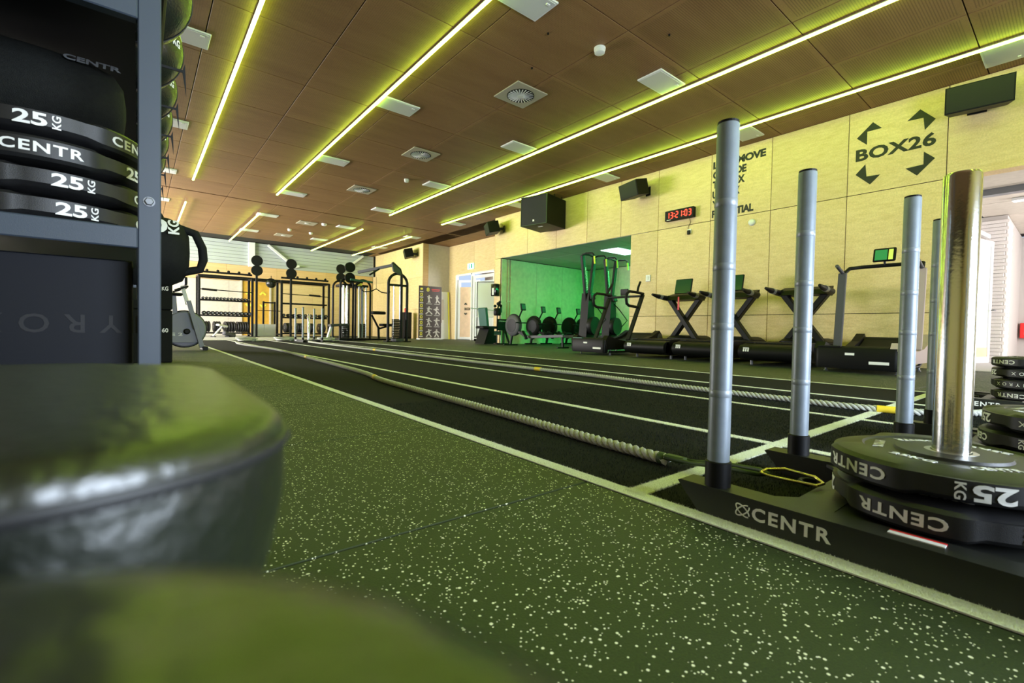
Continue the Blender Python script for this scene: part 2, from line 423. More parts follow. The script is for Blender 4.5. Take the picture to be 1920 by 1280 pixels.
# ceiling: 1.33 m acoustic panels
ceiling = structure('ceiling', MB().box((4, 10.05, H+.07), (22, 27.9, .08)), 'groove')
PW = 4/3
pm = {k: MB().box((0, 0, .012), (PW-.013, PW-.013, .024), .002).mesh('ceiling_panel', k) for k in ('ceil_slots', 'ceil_dots')}
for j in range(-3, 17):
    yc = .97-PW/2+PW*j
    for i in range(-4, 6):
        xc = 2+PW/2+PW*i
        k = 'ceil_slots' if xc > 5 else 'ceil_dots'
        inst('ceiling_panel', pm[k], ceiling, (xc, yc+(.06 if j > 11 else 0), H))
MB().box((11.3, 9.3, H+.012), (4, 29, .024)).build('ceiling_border', 'ceil_dots', ceiling)

# walls
def panel_run(parent, x, ys, zs, m='birch', t=.018, g=.01):
    for a, b in zip(ys[:-1], ys[1:]):
        for c, d in zip(zs[:-1], zs[1:]):
            MB().box((x+t/2, (a+b)/2, (c+d)/2), (t, abs(b-a)-g, abs(d-c)-g), .002).build('wall_panel', m, parent)
wr = MB()
def wbox(mb, x0, x1, y0, y1, z0, z1): mb.box(((x0+x1)/2, (y0+y1)/2, (z0+z1)/2), (x1-x0, y1-y0, z1-z0))
wbox(wr, 9.22, 9.4, 1.37, 6.93, 0, 2.79); wbox(wr, 9.22, 9.4, -3.6, 12.38, 2.80, H); wbox(wr, 9.22, 9.4, 12.07, 12.38, 0, 2.80)
wall_r = structure('wall_right', wr, 'groove')
ysr = [1.37, 2.59, 3.79, 4.96, 6.20]
panel_run(wall_r, 9.2, ysr+[6.93], [0, .84, 2.79])
panel_run(wall_r, 9.2, [-3.45, -2.3, -1.08, .15]+ysr+[7.25, 8.35, 9.5, 10.75, 12.38], [2.79, H])
panel_run(wall_r, 9.2, [12.07, 12.38], [0, 2.79])
MB().box((9.31, 1.36, 1.395), (.2, .02, 2.79)).build('reveal', 'birch', wall_r)
MB().box((9.31, 6.935, 1.39), (.2, .012, 2.78)).build('reveal', 'birch', wall_r)
MB().box((9.3, 12.39, 2.07), (.2, .018, 4.14)).build('reveal', 'birch', wall_r)
# green alcove
wa = MB(); wbox(wa, 9.4, 13.5, 12.05, 12.15, 0, 2.9); wbox(wa, 13.4, 13.55, 6.6, 12.1, 0, 2.9); wbox(wa, 9.4, 13.5, 6.5, 6.6, 0, 2.9)
wall_a = structure('wall_alcove', wa, 'groove')
for i, (a, b) in enumerate(((9.22, 9.62), (9.62, 10.75), (10.75, 12.0), (12.0, 13.38))):
    for c, d in ((0, .42), (.42, 2.78)): MB().box(((a+b)/2, 12.04, (c+d)/2), (b-a-.006, .018, d-c-.006), .002).build('wall_panel', 'alcove_ply', wall_a)
for a, b in ((6.62, 7.9), (7.9, 9.2), (9.2, 10.6), (10.6, 12.03)):
    MB().box((13.39, (a+b)/2, 1.39), (.018, b-a-.006, 2.77), .002).build('wall_panel', 'alcove_ply', wall_a)
ca = structure('ceiling_alcove', MB().box((11.3, 9.3, 2.86), (4.1, 5.5, .1)), 'groove')
for i in range(4):
    for j in range(5): MB().box((9.75+i*1.05, 7.05+j*1.1, 2.8), (1.03, 1.08, .02), .002).build('ceiling_panel', 'alcove_ceiling', ca)
# recess with the doors, far right
wd = MB(); wbox(wd, 10.92, 11.05, 12.3, 14.6, 0, H); wbox(wd, 10.92, 11.05, 17.5, 18.2, 0, H); wbox(wd, 10.92, 11.05, 14.6, 17.5, 2.82, H); wbox(wd, 9.4, 11.0, 12.2, 12.38, 0, H)
wall_d = structure('wall_recess', wd, 'groove')
for a, b in ((12.4, 13.6), (13.6, 14.6)): MB().box((10.91, (a+b)/2, 2.07), (.018, b-a-.006, 4.13)).build('wall_panel', 'birch', wall_d)
MB().box((10.91, 17.85, 2.07), (.018, .7, 4.13)).build('wall_panel', 'birch', wall_d)
for a, b in ((14.6, 16.1), (16.1, 17.5)): MB().box((10.91, (a+b)/2, 3.48), (.018, b-a-.006, 1.3)).build('wall_panel', 'birch', wall_d)
wf = MB(); wbox(wf, 9.6, 11.0, 18.12, 18.3, 0, H); wbox(wf, 9.6, 9.78, 18.3, 23.7, 0, H)
wall_f = structure('wall_far_right', wf, 'groove')
MB().box((9.72, 18.11, 2.07), (.26, .02, 4.13)).build('wall_panel', 'ply_column', wall_f)
MB().box((10.38, 18.11, 2.07), (1.05, .02, 4.13)).build('wall_panel', 'panel_cream', wall_f)
for a, b in ((18.1, 19.4), (19.4, 20.8), (20.8, 22.2), (22.2, 23.55)):
    for c, d in ((0, 1.3), (1.3, 2.7), (2.7, H)): MB().box((9.59, (a+b)/2, (c+d)/2), (.018, b-a-.006, d-c-.006)).build('wall_panel', 'birch', wall_f)
MB().box((9.55, 23.3, 3.6), (.08, .1, 1.05)).build('corner_post', 'black_steel', wall_f)
# back wall
wall_b = structure('wall_back', MB().box((2.3, 23.7, 2.1), (15, .2, 4.3)), 'groove')
bx = [-5, -3.6, -2.2, -.8, .55, 1.9, 3.1, 3.52]
for a, b in zip(bx[:-1], bx[1:]): MB().box(((a+b)/2, 23.59, 1.2), (b-a-.006, .02, 2.39)).build('wall_panel', 'panel_cream', wall_b)
for a, b in ((4.75, 5.2), (5.2, 6.6), (6.6, 7.9), (7.9, 9.58)): MB().box(((a+b)/2, 23.59, 1.2), (b-a-.006, .02, 2.39)).build('wall_panel', 'birch', wall_b)
for a, b in ((-5, -3.2), (-3.2, -.9), (-.9, 1), (1, 3.0), (3.0, 5.0), (5.0, 7.2), (7.2, 9.58)): MB().box(((a+b)/2, 23.59, 2.75), (b-a-.006, .02, .69)).build('wall_panel', 'ply_column', wall_b)
for k in range(7):
    z = 3.1+.15*k; MB().box((2.3, 23.57, z+.072), (14.6, .03, .142), .004, RX(5)).build('cladding_board', 'cladding', wall_b)
trim1 = structure('trim_1', MB().box((3.95, 23.48, 3.6), (.26, .12, 1.08), .01), 'white_paint')
t2 = MB(); t2.bar((4.6, 23.46, 4.1), (5.75, 23.46, 3.2), .1, .1); structure('trim_2', t2, 'white_paint')
t3 = MB(); t3.bar((9.0, 23.46, 4.1), (7.9, 23.46, 3.2), .1, .1); structure('trim_3', t3, 'white_paint')
MB().box((5.75, 23.4, 3.22), (.35, .12, .1), .01, RY(-15)).build('bracket', 'white_paint', trim1)
# left and front walls (outside the view), with their windows
wl = MB(); wbox(wl, -5.1, -4.95, -3.6, 15, 0, H); wbox(wl, -5.1, -4.95, 23, 23.7, 0, H); wbox(wl, -5.1, -4.95, 15, 23, 0, .4); wbox(wl, -5.1, -4.95, 15, 23, 3.0, H)
structure('wall_left', wl, 'birch')
wfr = MB(); wbox(wfr, -5, .8, -3.6, -3.45, 0, H); wbox(wfr, 3.8, 9.4, -3.6, -3.45, 0, H); wbox(wfr, .8, 3.8, -3.6, -3.45, 0, .25); wbox(wfr, .8, 3.8, -3.6, -3.45, 2.35, H)
structure('wall_front', wfr, 'birch')
w1 = MB()
for x in (.8, 2.3, 3.8): w1.box((x, -3.52, 1.3), (.08, .1, 2.1))
for z in (.28, 2.32): w1.box((2.3, -3.52, z), (3.0, .1, .08))
structure('window_1', w1, 'black_steel')
w2 = MB()
for y in (15, 17.7, 20.3, 23): w2.box((-5.02, y, 1.7), (.1, .08, 2.6))
for z in (.43, 2.97): w2.box((-5.02, 19, z), (.1, 8, .08))
structure('window_2', w2, 'black_steel')
# corridor at the right
wc = MB(); wbox(wc, 13.25, 13.4, 1.05, 1.6, 0, 2.9); wbox(wc, 13.4, 16.5, 1.05, 1.2, 0, 2.9); wbox(wc, 9.4, 13.3, 1.42, 1.55, 0, 2.9); wbox(wc, 16.4, 16.55, -3.6, 1.1, 0, 2.9); wbox(wc, 9.4, 16.5, -3.6, -3.45, 0, 2.9)
wall_c = structure('wall_corridor', wc, 'mortar')
MB().box((13.1, -1, -.016), (7.4, 5.2, .04)).build('floor_corridor', 'platform', floor)
bk = MB().box((0, 0, 0), (.02, .215, .062), .003).mesh('brick', 'brick_white')
bk2 = MB().box((0, 0, 0), (.235, .02, .062), .003).mesh('brick', 'brick_white')
for r in range(40):
    z = .036+.0705*r
    if z > 2.84: break
    if r % 2: inst('brick', bk, wall_c, (13.245, 1.30, z)); inst('brick', bk, wall_c, (13.245, 1.13, z))
    else: inst('brick', bk, wall_c, (13.245, 1.18, z)); inst('brick', bk, wall_c, (13.245, 1.36, z))
    for q in range(3): inst('brick', bk2, wall_c, (13.39+.245*q+(.12 if r % 2 else 0), 1.045, z))
cc = structure('ceiling_corridor', MB().box((12.9, -1.1, 2.98), (7.2, 5.4, .1)), 'groove')
for i in range(5):
    for j in range(4): MB().box((10.05+1.3*i, .75-1.3*j, 2.92), (1.28, 1.28, .02), .002).build('ceiling_panel', 'panel_cream', cc)
MB().box((10.9, -.9, 2.86), (.16, 4.6, .1)).build('beam', 'grey_steel', cc)
MB().box((9.3, -1.0, 2.80), (.24, 4.7, .03)).build('header', 'birch', cc)
d1 = structure('door_1', MB().bar((12.2, 1.36, .06), (12.93, 1.21, .06), .04, .11), 'white_paint')
def leaf(parent, p0, p1, z0, z1, m, w=.1, t=.045):
    p0, p1 = Vector((*p0, 0)), Vector((*p1, 0)); d = (p1-p0).normalized()
    for p in (p0+d*w/2, p1-d*w/2): MB().box((p.x, p.y, (z0+z1)/2), (w, t, z1-z0), .004, Matrix.Rotation(math.atan2(d.y, d.x), 4, 'Z')).build('stile', m, parent)
    for z in (z0+w/2, z1-w/2): MB().bar((*p0[:2], z), (*p1[:2], z), t*.95, w).build('rail', m, parent)
leaf(d1, (12.2, 1.36), (12.93, 1.21), .02, 2.35, 'white_paint')
MB().bar((12.3, 1.34, 1.25), (12.83, 1.23, 1.25), .01, 2.0).build('pane', 'glass_white', d1)
MB().bar((12.3, 1.34, .2), (12.83, 1.23, .2), .02, .2).build('kick_panel', 'door_wood', d1)
h_ = MB(); h_.tube([(12.86, 1.19, 1.02), (12.86, 1.13, 1.02), (12.74, 1.15, 1.02)], .012); h_.build('handle', 'grey_steel', d1)
structure('trim_4', MB().box((12.16, 1.40, 1.25), (.07, .06, 2.5)).bar((12.16, 1.4, 2.5), (13.2, 1.3, 2.5), .06, .08), 'white_paint')

# doors of the recess
d2 = structure('door_2', MB().box((10.93, 17.46, 1.41), (.12, .07, 2.8)).box((10.93, 14.64, 1.41), (.12, .07, 2.8)).box((10.93, 16.05, 2.8), (.12, 2.8, .06)).box((10.93, 16.25, 1.41), (.12, .07, 2.8)), 'white_paint')
leaf(d2, (10.98, 17.42), (11.5, 16.55), .02, 2.6, 'white_paint')
MB().bar((11.0, 17.38, 1.2), (11.47, 16.6, 1.2), .03, 2.2).build('wood_panel', 'door_wood', d2)
leaf(d2, (10.95, 16.2), (10.95, 14.7), .02, 2.7, 'white_paint', .12)
MB().bar((10.96, 16.1, 1.3), (10.96, 14.8, 1.3), .01, 2.3).build('pane', 'glass_white', d2)
lg = MB(); dd = Vector((.5, -.83, 0)).normalized()
text_to(lg, 'BOX26', Vector((11.25, 16.96, 1.35))-Vector((.83, .5, 0))*.035, dd, (0, 0, 1), .42, .12); 
for sx, sz in ((-1, 1), (1, 1), (-1, -1), (1, -1)):
    c0 = Vector((11.25, 16.96, 1.35+sz*.22))-Vector((.83, .5, 0))*.036+dd*sx*.16
    lg.bar(c0-dd*.05*sx-Vector((0, 0, .04*sz)), c0+Vector((0, 0, .03*sz)), .004, .05); lg.bar(c0+dd*.05*sx-Vector((0, 0, .04*sz)), c0+Vector((0, 0, .03*sz)), .004, .05)
lg.build('logo', 'black_print', d2)
MB().box((12.9, 15.6, 1.6), (.05, 5, 3.2)).build('lobby_wall', 'panel_cream', wall_d)
MB().box((12.0, 15.6, 3.1), (2, 5, .05)).build('lobby_ceiling', 'panel_cream', wall_d)
pp = MB(); pp.cyl((10.86, 14.35, .02), (10.86, 14.35, 4.1), .03, 10); structure('trim_5', pp, 'white_paint')
pp = MB(); pp.cyl((9.47, 12.0, .02), (9.47, 12.0, 2.77), .022, 10); pp.cyl((9.58, 12.0, .02), (9.58, 12.0, 2.77), .022, 10)
for z in (.6, 1.4, 2.2):
    pp.box((9.525, 12.0, z), (.2, .05, .03))
structure('trim_6', pp, 'alcove_ply')
# ochre door beside the rig
d3 = structure('door_3', MB().box((3.56, 23.55, 1.25), (.07, .1, 2.5)).box((4.72, 23.55, 1.25), (.07, .1, 2.5)).box((4.14, 23.55, 2.46), (1.2, .1, .07)), 'panel_cream')
MB().box((4.14, 23.57, 1.2), (1.1, .05, 2.4), .004).build('door_leaf', 'door_ochre', d3)
cv = MB()
for sx, sz in ((1, 1), (1, -1), (-1, 1), (-1, -1)):
    x0, z0 = 4.14+sx*.28, 1.62+sz*.3
    cv.bar((x0-.12, 23.535, z0-.08*sz), (x0, 23.535, z0+.04*sz), .004, .07); cv.bar((x0+.12, 23.535, z0-.08*sz), (x0, 23.535, z0+.04*sz), .004, .07)
cv.build('chevrons', 'yellow_print', d3)
# ================================================================ CEILING FITTINGS
def strip(x, y0, y1, z, label, grp, wires):
    t = thing('led_strip', label, 'strip light', (x, (y0+y1)/2, z), 0, grp)
    L = y1-y0
    MB().box((0, 0, .018), (.044, L, .014), .002).build('profile', 'led_profile', t)
    MB().rslab((0, 0, 0), .020, L/2, .012, [(.008, -.012), (0, -.004), (0, .010)], 3).build('diffuser', 'led', t)
    for k in wires: MB().cyl((0, k, .02), (0, k, H-z), .003, 6).build('hanger', 'led_profile', t)
for x, lb in ((1.09, 'lime LED strip under the ceiling, nearest the weight plate rack'), (3.02, 'lime LED strip running past the round ceiling vents on their left'), (6.35, 'lime LED strip over the lanes, second from the wall with lettering'), (8.28, 'lime LED strip closest to the yellow lettered wall')):
    strip(x, -3.2, 14.3, H-.045, lb, 'long lime strips', [-8, -5, -2.5, 0, 2.5, 5, 8])
for x, lb in ((1.09, 'short lime LED strip at the far end, mostly hidden by the black sandbag'), (3.02, 'short lime LED strip at the far end beside the white column'), (6.35, 'short lime LED strip at the far end above the cable stations'), (8.28, 'short lime LED strip at the far end near the corner speaker')):
    strip(x, 16.6, 23.0, H-.13, lb, 'short lime strips at the far end', [-3.1, 0, 3.1])
pan = []
PANX = (('left of the nearest strip', .42, .04), ('beside the second strip', 3.36, .0), ('beside the third strip', 5.97, 0), ('by the lettered wall', 8.63, 0))
depthw = ['nearest', 'second nearest', 'third nearest', 'fourth', 'fifth', 'sixth', 'seventh', 'last']
for (w, px, dx) in PANX:
    for i, y in enumerate((.78, 4.03, 7.3, 10.6, 13.95, 17.25, 20.5)):
        t = thing('ceiling_light_panel', 'white rectangular ceiling panel %s, %s in its row' % (w, depthw[i]), 'ceiling panel', (px, y, H), 0, 'white ceiling panels')
        MB().box((0, 0, -.011), (.62, .40, .022), .004).build('frame', 'white_paint', t)
        MB().box((0, 0, -.024), (.57, .35, .004)).build('cover', 'light_panel', t)
        MB().box((.22, -.12, -.028), (.05, .03, .012), .003).build('sensor', 'white_paint', t)
for i, y in enumerate((5.68, 8.97, 12.3)):
    t = thing('air_diffuser', 'square ceiling air vent with radial slats, %s of three' % ('nearest', 'middle', 'farthest')[i], 'vent', (4.66, y, H), 0, 'swirl air vents')
    MB().box((0, 0, -.009), (.6, .6, .018), .004).build('plate', 'diffuser', t)
    MB().lathe([(.215, -.018), (.215, -.021), (.02, -.021)], 32).build('recess', 'joint_dark', t)
    sl = MB().box((.125, 0, -.024), (.15, .02, .005), 0, Matrix.Rotation(.4, 4, 'X')).mesh('slat', 'light_panel')
    for k in range(24): inst('slat', sl, t, rz=2*pi*k/24)
    MB().lathe([(.05, -.019), (.05, -.03), (.045, -.032)], 16).build('hub', 'light_panel', t)
for i, (x, y, r, lb) in enumerate(((4.67, 4.09, .075, 'white round smoke detector nearest, in front of the ceiling vents'), (5.18, 10.7, .06, 'white round smoke detector beyond the middle vent'), (5.2, 17.3, .09, 'white round ceiling detector beyond the black ceiling gap'), (4.5, 19.2, .07, 'left of two small detectors over the far racks'), (5.3, 19.3, .07, 'right of two small detectors over the far racks'))):
    t = thing('smoke_detector', lb, 'detector', (x, y, H), 0)
    MB().lathe([(r, 0), (r, -.03), (r*.95, -.036)], 20).build('base', 'white_paint', t, 40)
    MB().lathe([(r*.9, -.036), (r*.88, -.065), (r*.6, -.075)], 20).build('cap', 'white_paint', t, 40)
for i, (x, y) in enumerate(((4.7, 17.6), (4.6, 20.6))):
    t = thing('access_hatch', 'cream square ceiling hatch at the far end, %s' % ('nearer one', 'farther one')[i], 'hatch', (x, y, H))
    MB().box((0, 0, -.008), (.6, .6, .016), .003).build('panel', 'diffuser', t); MB().lathe([(.08, -.016), (.08, -.03), (.06, -.032)], 14).build('nozzle', 'light_panel', t)
for i, (x, y) in enumerate(((3.6, 3.2), (3.95, 4.3), (4.3, 5.0), (5.1, 3.35), (4.65, 2.1))):
    tag(MB().lathe([(.012, 0), (.012, -.02), (.004, -.024)], 10).build('sprinkler', 'black_steel'), 'tiny black ceiling nozzle, '+('above the second strip', 'left of the smoke detector', 'farthest, before the nearest vent', 'right of the smoke detector', 'nearest, at the top edge')[i], 'sprinkler', 'black ceiling nozzles').location = (x, y, H)

# ================================================================ BUMPER PLATES
def plate_proto(name, label, words, r=.225, th=.07, grp='bumper plates', up=False):
    t = thing(name, label, 'weight plate', (0, 0, -9), 0, grp)
    def rf(i, rr, z, a):
        s = math.cos(3*a); k = max(-1, min(1, s*5))       # six sectors, alternately proud and set back
        off = -.009*(1-k)/2
        return (rr+off if rr > .2*r/.225 else rr, z-(.008*(1-k)/2 if z > th*.8 and rr > .19*r/.225 else 0)+(.008*(1-k)/2 if z < th*.2 and rr > .19*r/.225 else 0))
    q = r/.225
    MB().lathe([(.036, 0), (.16*q, 0), (.2*q, .002), (.216*q, .006), (.225*q, .014), (.225*q, th-.014), (.216*q, th-.006), (.2*q, th-.002), (.16*q, th-.002), (.155*q, th-.006), (.10*q, th-.006), (.097*q, th), (.036, th)], 96, None, rf, False).build('body', 'plate_rubber', t, 25)
    MB().lathe([(.046, th-.001), (.046, th+.0005), (.036, th+.0005), (.036, -.0), (.046, -.0), (.046, .001)], 32, None, None, False).build('steel_insert', 'steel_insert', t, 40)
    zc = th/2; F = not up; sg = -1 if up else 1
    for k in range(6):
        lt = MB(); a = k*pi/3; rr = r+.0002 if k % 2 == 0 else r-.0088
        w = words[k % 2]
        if w == '25KG':
            text_bent(lt, '25', rr, a+.035*sg, zc, .062, .033, F, .03); text_bent(lt, 'KG', rr, a+(.035-.22)*sg, zc, .017, .033, F, .02, vert=True)
        else: text_bent(lt, w, rr, a, zc, .155 if w == 'CENTR' else .165, .026 if w == 'CENTR' else .02, F, .025 if w == 'CENTR' else .0, 1.15 if w == 'CENTR' else 1.9)
        lt.build('lettering', 'white_print', t)
    for k in range(6):
        tp = MB(); a = k*pi/3+.3; w = ('25KG', 'CENTR', 'HYROX')[k % 3]
        c = Vector((.127*q*math.cos(a), .127*q*math.sin(a), th-.0055)); xd = Vector((-math.sin(a), math.cos(a), 0)); yd = Vector((-math.cos(a), -math.sin(a), 0))
        text_to(tp, w, c, xd, yd, .085*q, .02, .02, 1.1, .001)
        tp.build('face_lettering', 'white_print', t)
    return t
def flip_text_proto(words, **k): return plate_proto('bumper_plate', 'x', words, **k)
plA = plate_proto('bumper_plate', 'x', ('CENTR', '25KG'))
plU = plate_proto('bumper_plate', 'x', ('CENTR', '25KG'), up=True)
plB = plate_proto('bumper_plate', 'x', ('HYROX', '25KG'))
pl_used = {}
def place_plate(p, loc, rz, label, grp):
    if p.name not in pl_used:
        pl_used[p.name] = 1; p.location = loc; p.rotation_euler = (0, 0, rz); p['label'] = label; p['group'] = grp; return p
    return dup(p, loc, rz, label, grp)

# ================================================================ SLEDS
def make_sled(name, label):
    t = thing(name, label, 'weight sled', (0, 0, 0), 0, 'push sleds')
    hw = .265
    for sx in (-1, 1):
        x0, x1 = sx*hw-.034, sx*hw+.034
        rn = MB().prism([(-.52, .0), (.43, .0), (.492, .069), (.485, .073), (-.50, .073), (-.58, .062)], 'x', x0, x1).build('runner', 'sled_black', t)
        if sx < 0:
            tx = MB(); text_to(tx, 'CENTR', (x0, .218, .040), (0, -1, 0), (0, 0, 1), .16,   .031, .025, 1.2); tx.build('lettering', 'white_print', rn); tx = MB()
            for rt in (40, -40):
                lp = []
                for i in range(29):
                    a = 2*pi*i/28*(.93)+.3; u, v = .019*math.cos(a), .0085*math.sin(a); c_, s_ = math.cos(R_(rt)), math.sin(R_(rt))
                    lp.append((x0-.0008, .32-(u*c_-v*s_), .040+(u*s_+v*c_)))
                tx.tube(lp, .0016, 6)
            tx.build('emblem', 'white_print', rn)
        for sy in (-1, 1):
            px, py = sx*hw, sy*.40
            MB().lathe([(.031, .068), (.031, .135), (.0285, .137)], 24, Matrix.Translation((px, py, 0))).build('socket', 'black_steel', t, 40)
            pole = MB().lathe([(.0265, .12), (.0265, .985), (.024, .990), (.0, .990)], 28, Matrix.Translation((px, py, 0))).build('pole', 'zinc', t, 40)
            for k, z in enumerate((.30, .47, .62, .78)):
                MB().lathe([(.0264, z), (.0268, z+.0005), (.0268, z+.018), (.0264, z+.0185)], 28, Matrix.Translation((px, py, 0)), None, False).build('band', 'zinc_band', pole, 40)
            MB().lathe([(.0255, .988), (.0255, .994), (.02, .996)], 24, Matrix.Translation((px, py, 0))).build('cap', 'black_plastic', pole)
    MB().box((0, 0, .052), (2*hw-.06, .5, .024), .003).build('deck', 'sled_black', t)
    for y in (.21, -.21): MB().prism([(-.23, y-.05), (.23, y-.05), (.232, y+.10 if y > 0 else y-.10), (.16, y+.03 if y > 0 else y-.07), (-.16, y+.03 if y > 0 else y-.07), (-.232, y+.10 if y > 0 else y-.10)], 'z', .056, .0652).build('gusset', 'sled_black', t)
    MB().lathe([(.033, .06), (.033, .82), (.030, .826), (0., .826)], 40).build('centre_post', 'chrome', t, 40)
    hb = MB().tube(arc((0, .27, .062), .03, 0, 180, 10, 'z'), .006, 8); hb.build('tow_eye', 'black_steel', t)
    lb = MB().box((-hw+.005, .01, .0740), (.016, .085, .002)); st = lb.build('sticker', 'white_print', t)
    MB().box((-hw+.017, .01, .0740), (.008, .085, .002)).build('sticker_edge', 'red', st)
    return t
SA = (1.425, .185, 0)
sled = make_sled('weight_sled', 'nearest weight sled with two big plates, beside the white edge line'); sled.location = SA
dup(sled, (2.545, .03, 0), 0, 'second weight sled, right behind the nearest one, holding two plates')
dup(sled, (4.56, .19, 0), 0, 'third weight sled, mostly hidden, under a stack of four plates')
dup(sled, (3.92, 14.4, 0), 0, 'far weight sled at the lane end in front of the racks')
G = 'plates on the sleds'
place_plate(plA, (SA[0], SA[1], .066), R_(168), 'lower plate on the nearest sled', G)
place_plate(plA, (SA[0], SA[1], .1372), R_(142), 'upper plate on the nearest sled, chrome post rising through it', G)
place_plate(plA, (2.545, .03, .066), R_(103), 'lower plate on the second sled, behind the nearest sled', G)
place_plate(plB, (2.545, .03, .1372), R_(172), 'upper plate on the second sled, reading HYROX', G)
for k, (p, a, lb) in enumerate(((plA, 150, 'bottom plate of the four stacked on the third sled'), (plB, 150, 'second plate from the bottom on the third sled stack'), (plB, 172, 'second plate from the top on the third sled stack'), (plA, 135, 'top plate of the four stacked on the third sled'))):
    place_plate(p, (4.56, .19, .066+.0712*k), R_(a), lb, G)
# tow strap and carabiner
st = thing('tow_strap', 'dark green tow strap loop lying between the rope and the nearest sled', 'strap', (1.43, .7, 0))
MB().tube([(-.010, .2, .03), (-.016, .1, .035), (-.045, .0, .055), (-.085, -.09, .07), (-.085, -.135, .072), (-.06, -.15, .073), (-.035, -.12, .072), (.0, 0, .055), (.012, .1, .035), (.010, .2, .03)], .007, 8).build('webbing', 'green_sleeve', st, 60)
MB().box((0, .17, .032), (.034, .08, .02), .006).build('stitching', 'green_sleeve', st)
cb = thing('carabiner', 'brass coloured carabiner clipped to the front of the nearest sled', 'carabiner', (1.375, .53, .071))
MB().tube([(-.025, .03, .006), (.012, .028, .01), (.034, -.01, .016), (.034, -.085, .012), (.012, -.112, .006), (-.01, -.105, .004)], .0042, 8).build('body', 'brass', cb, 60)
MB().tube([(-.025, .03, .006), (-.03, .0, .004), (-.012, -.105, .003)], .0038, 8).build('gate', 'brass', cb, 60)
# ropes
def catmull(P, step):
    P = [np.array(p, float) for p in P]; out = []
    for i in range(len(P)-1):
        p0, p1, p2, p3 = P[max(i-1, 0)], P[i], P[i+1], P[min(i+2, len(P)-1)]; n = max(2, int(np.linalg.norm(p2-p1)/step))
        for k in range(n):
            t = k/n; out.append(.5*((2*p1)+(-p0+p2)*t+(2*p0-5*p1+4*p2-p3)*t*t+(-p0+3*p1-3*p2+p3)*t**3))
    out.append(P[-1]); return np.array(out)
def rope(label, pts, r, bands, handed=1):
    path = catmull(pts, .012); d = np.gradient(path, axis=0); d /= np.linalg.norm(d, axis=1)[:, None]
    s = np.concatenate([[0], np.cumsum(np.linalg.norm(np.diff(path, axis=0), axis=1))])
    side = np.stack([-d[:, 1], d[:, 0]], 1); side /= np.linalg.norm(side, axis=1)[:, None]
    t = thing('battle_rope', label, 'rope', (0, 0, 0), 0, 'ropes on the lanes')
    for k in range(3):
        ph = handed*2*pi*s/.095+2*pi*k/3; off = r*.5
        q = [(path[i, 0]+side[i, 0]*off*math.cos(ph[i]), path[i, 1]+side[i, 1]*off*math.cos(ph[i]), r+off*math.sin(ph[i])) for i in range(len(path))]
        MB().tube(q, r*.53, 7).build('strand', 'rope', t, 70)
    for b in bands:
        i = int(np.argmin(abs(s-b*s[-1]))); w = max(2, int(.06/.012)); seg = [(path[j, 0], path[j, 1], r) for j in range(max(0, i-w), min(len(path), i+w))]
        MB().tube(seg, r*1.06, 12).build('marker_band', 'rope_band', t, 60)
    e = [(path[j, 0], path[j, 1], r) for j in range(len(path)-5, len(path))]
    MB().tube(e, [r*1.02]*3+[r*.8, r*.5], 12).build('end_sleeve', 'green_sleeve', t, 60)
    return t
rope('thick twisted rope in the nearest lane, ending at the nearest sled', [(1.95, 13.6), (1.84, 12.2), (1.98, 9.4), (1.83, 6.2), (1.72, 4.5), (1.6, 3.72), (1.55, 2.92), (1.51, 2.15), (1.48, 1.67), (1.45, 1.29), (1.44, 1.07), (1.43, .90)], .021, (.52, .76))
rope('thick twisted rope in the third lane, leading to the stacked sleds', [(3.75, 13.8), (3.68, 10.9), (3.59, 7.0), (3.56, 5.3), (3.56, 3.9), (3.57, 3.2), (3.5, 2.5), (3.48, 1.86), (3.49, 1.38), (3.49, 1.02), (3.53, .81), (3.62, .58), (3.92, .38), (4.2, .3)], .021, (.36, .71, .94), 1)

# ================================================================ BENCHES (foreground)
def bench(label, x1, y0, y1, ztop, L=1.25, rc=.07):
    t = thing('padded_bench', label, 'bench', ((x1-L/2), (y0+y1)/2, 0), 0, 'black padded benches')
    b = (y1-y0)/2; a = L/2
    pr = [(.04, -.115), (.03, -.108), (.012, -.08), (.004, -.052), (.0, -.03), (.0, -.010), (.0012, -.005), (.004, -.0015), (.010, 0), (.05, .001), (.09, .0015), (.13, .002)]
    pad = MB().rslab((0, 0, ztop), a, b, rc, pr, 16).build('pad', 'vinyl', t, 70)
    q = []
    for s_, (sx, sy) in enumerate(((1, 1), (-1, 1), (-1, -1), (1, -1))):
        for k in range(17):
            tt = pi/2*s_+pi/2*k/16; q.append((sx*(a-rc)+(rc+.0002)*math.cos(tt), sy*(b-rc)+(rc+.0002)*math.sin(tt), ztop-.0105))
    MB().tube(q, .0022, 6, closed=True).build('piping', 'vinyl_seam', pad, 60)
    MB().box((0, 0, ztop-.11), (L-.14, b*1.5, .014), .003).build('base_board', 'black_plastic', t)
    MB().box((0, 0, ztop-.147), (L-.2, .06, .06), .004).build('spine', 'black_steel', t)
    for sx in (-1, 1):
        MB().bar((sx*(a-.22), 0, ztop-.16), (sx*(a-.16), 0, .045), .06, .06, (0, 1, 0)).build('leg', 'black_steel', t)
        MB().box((sx*(a-.16), 0, .025), (.06, 2*b-.02, .05), .006).build('foot', 'black_steel', t)
    return t
bench('black padded bench in the lower left corner, closest and most blurred', .034, -.24, .090, .43)
bench('black padded bench second from the camera, its rounded end lit green', .045, .136, .45, .43)
bench('black padded bench third from the camera, just showing before the rack', -.005, .49, .80, .4085)

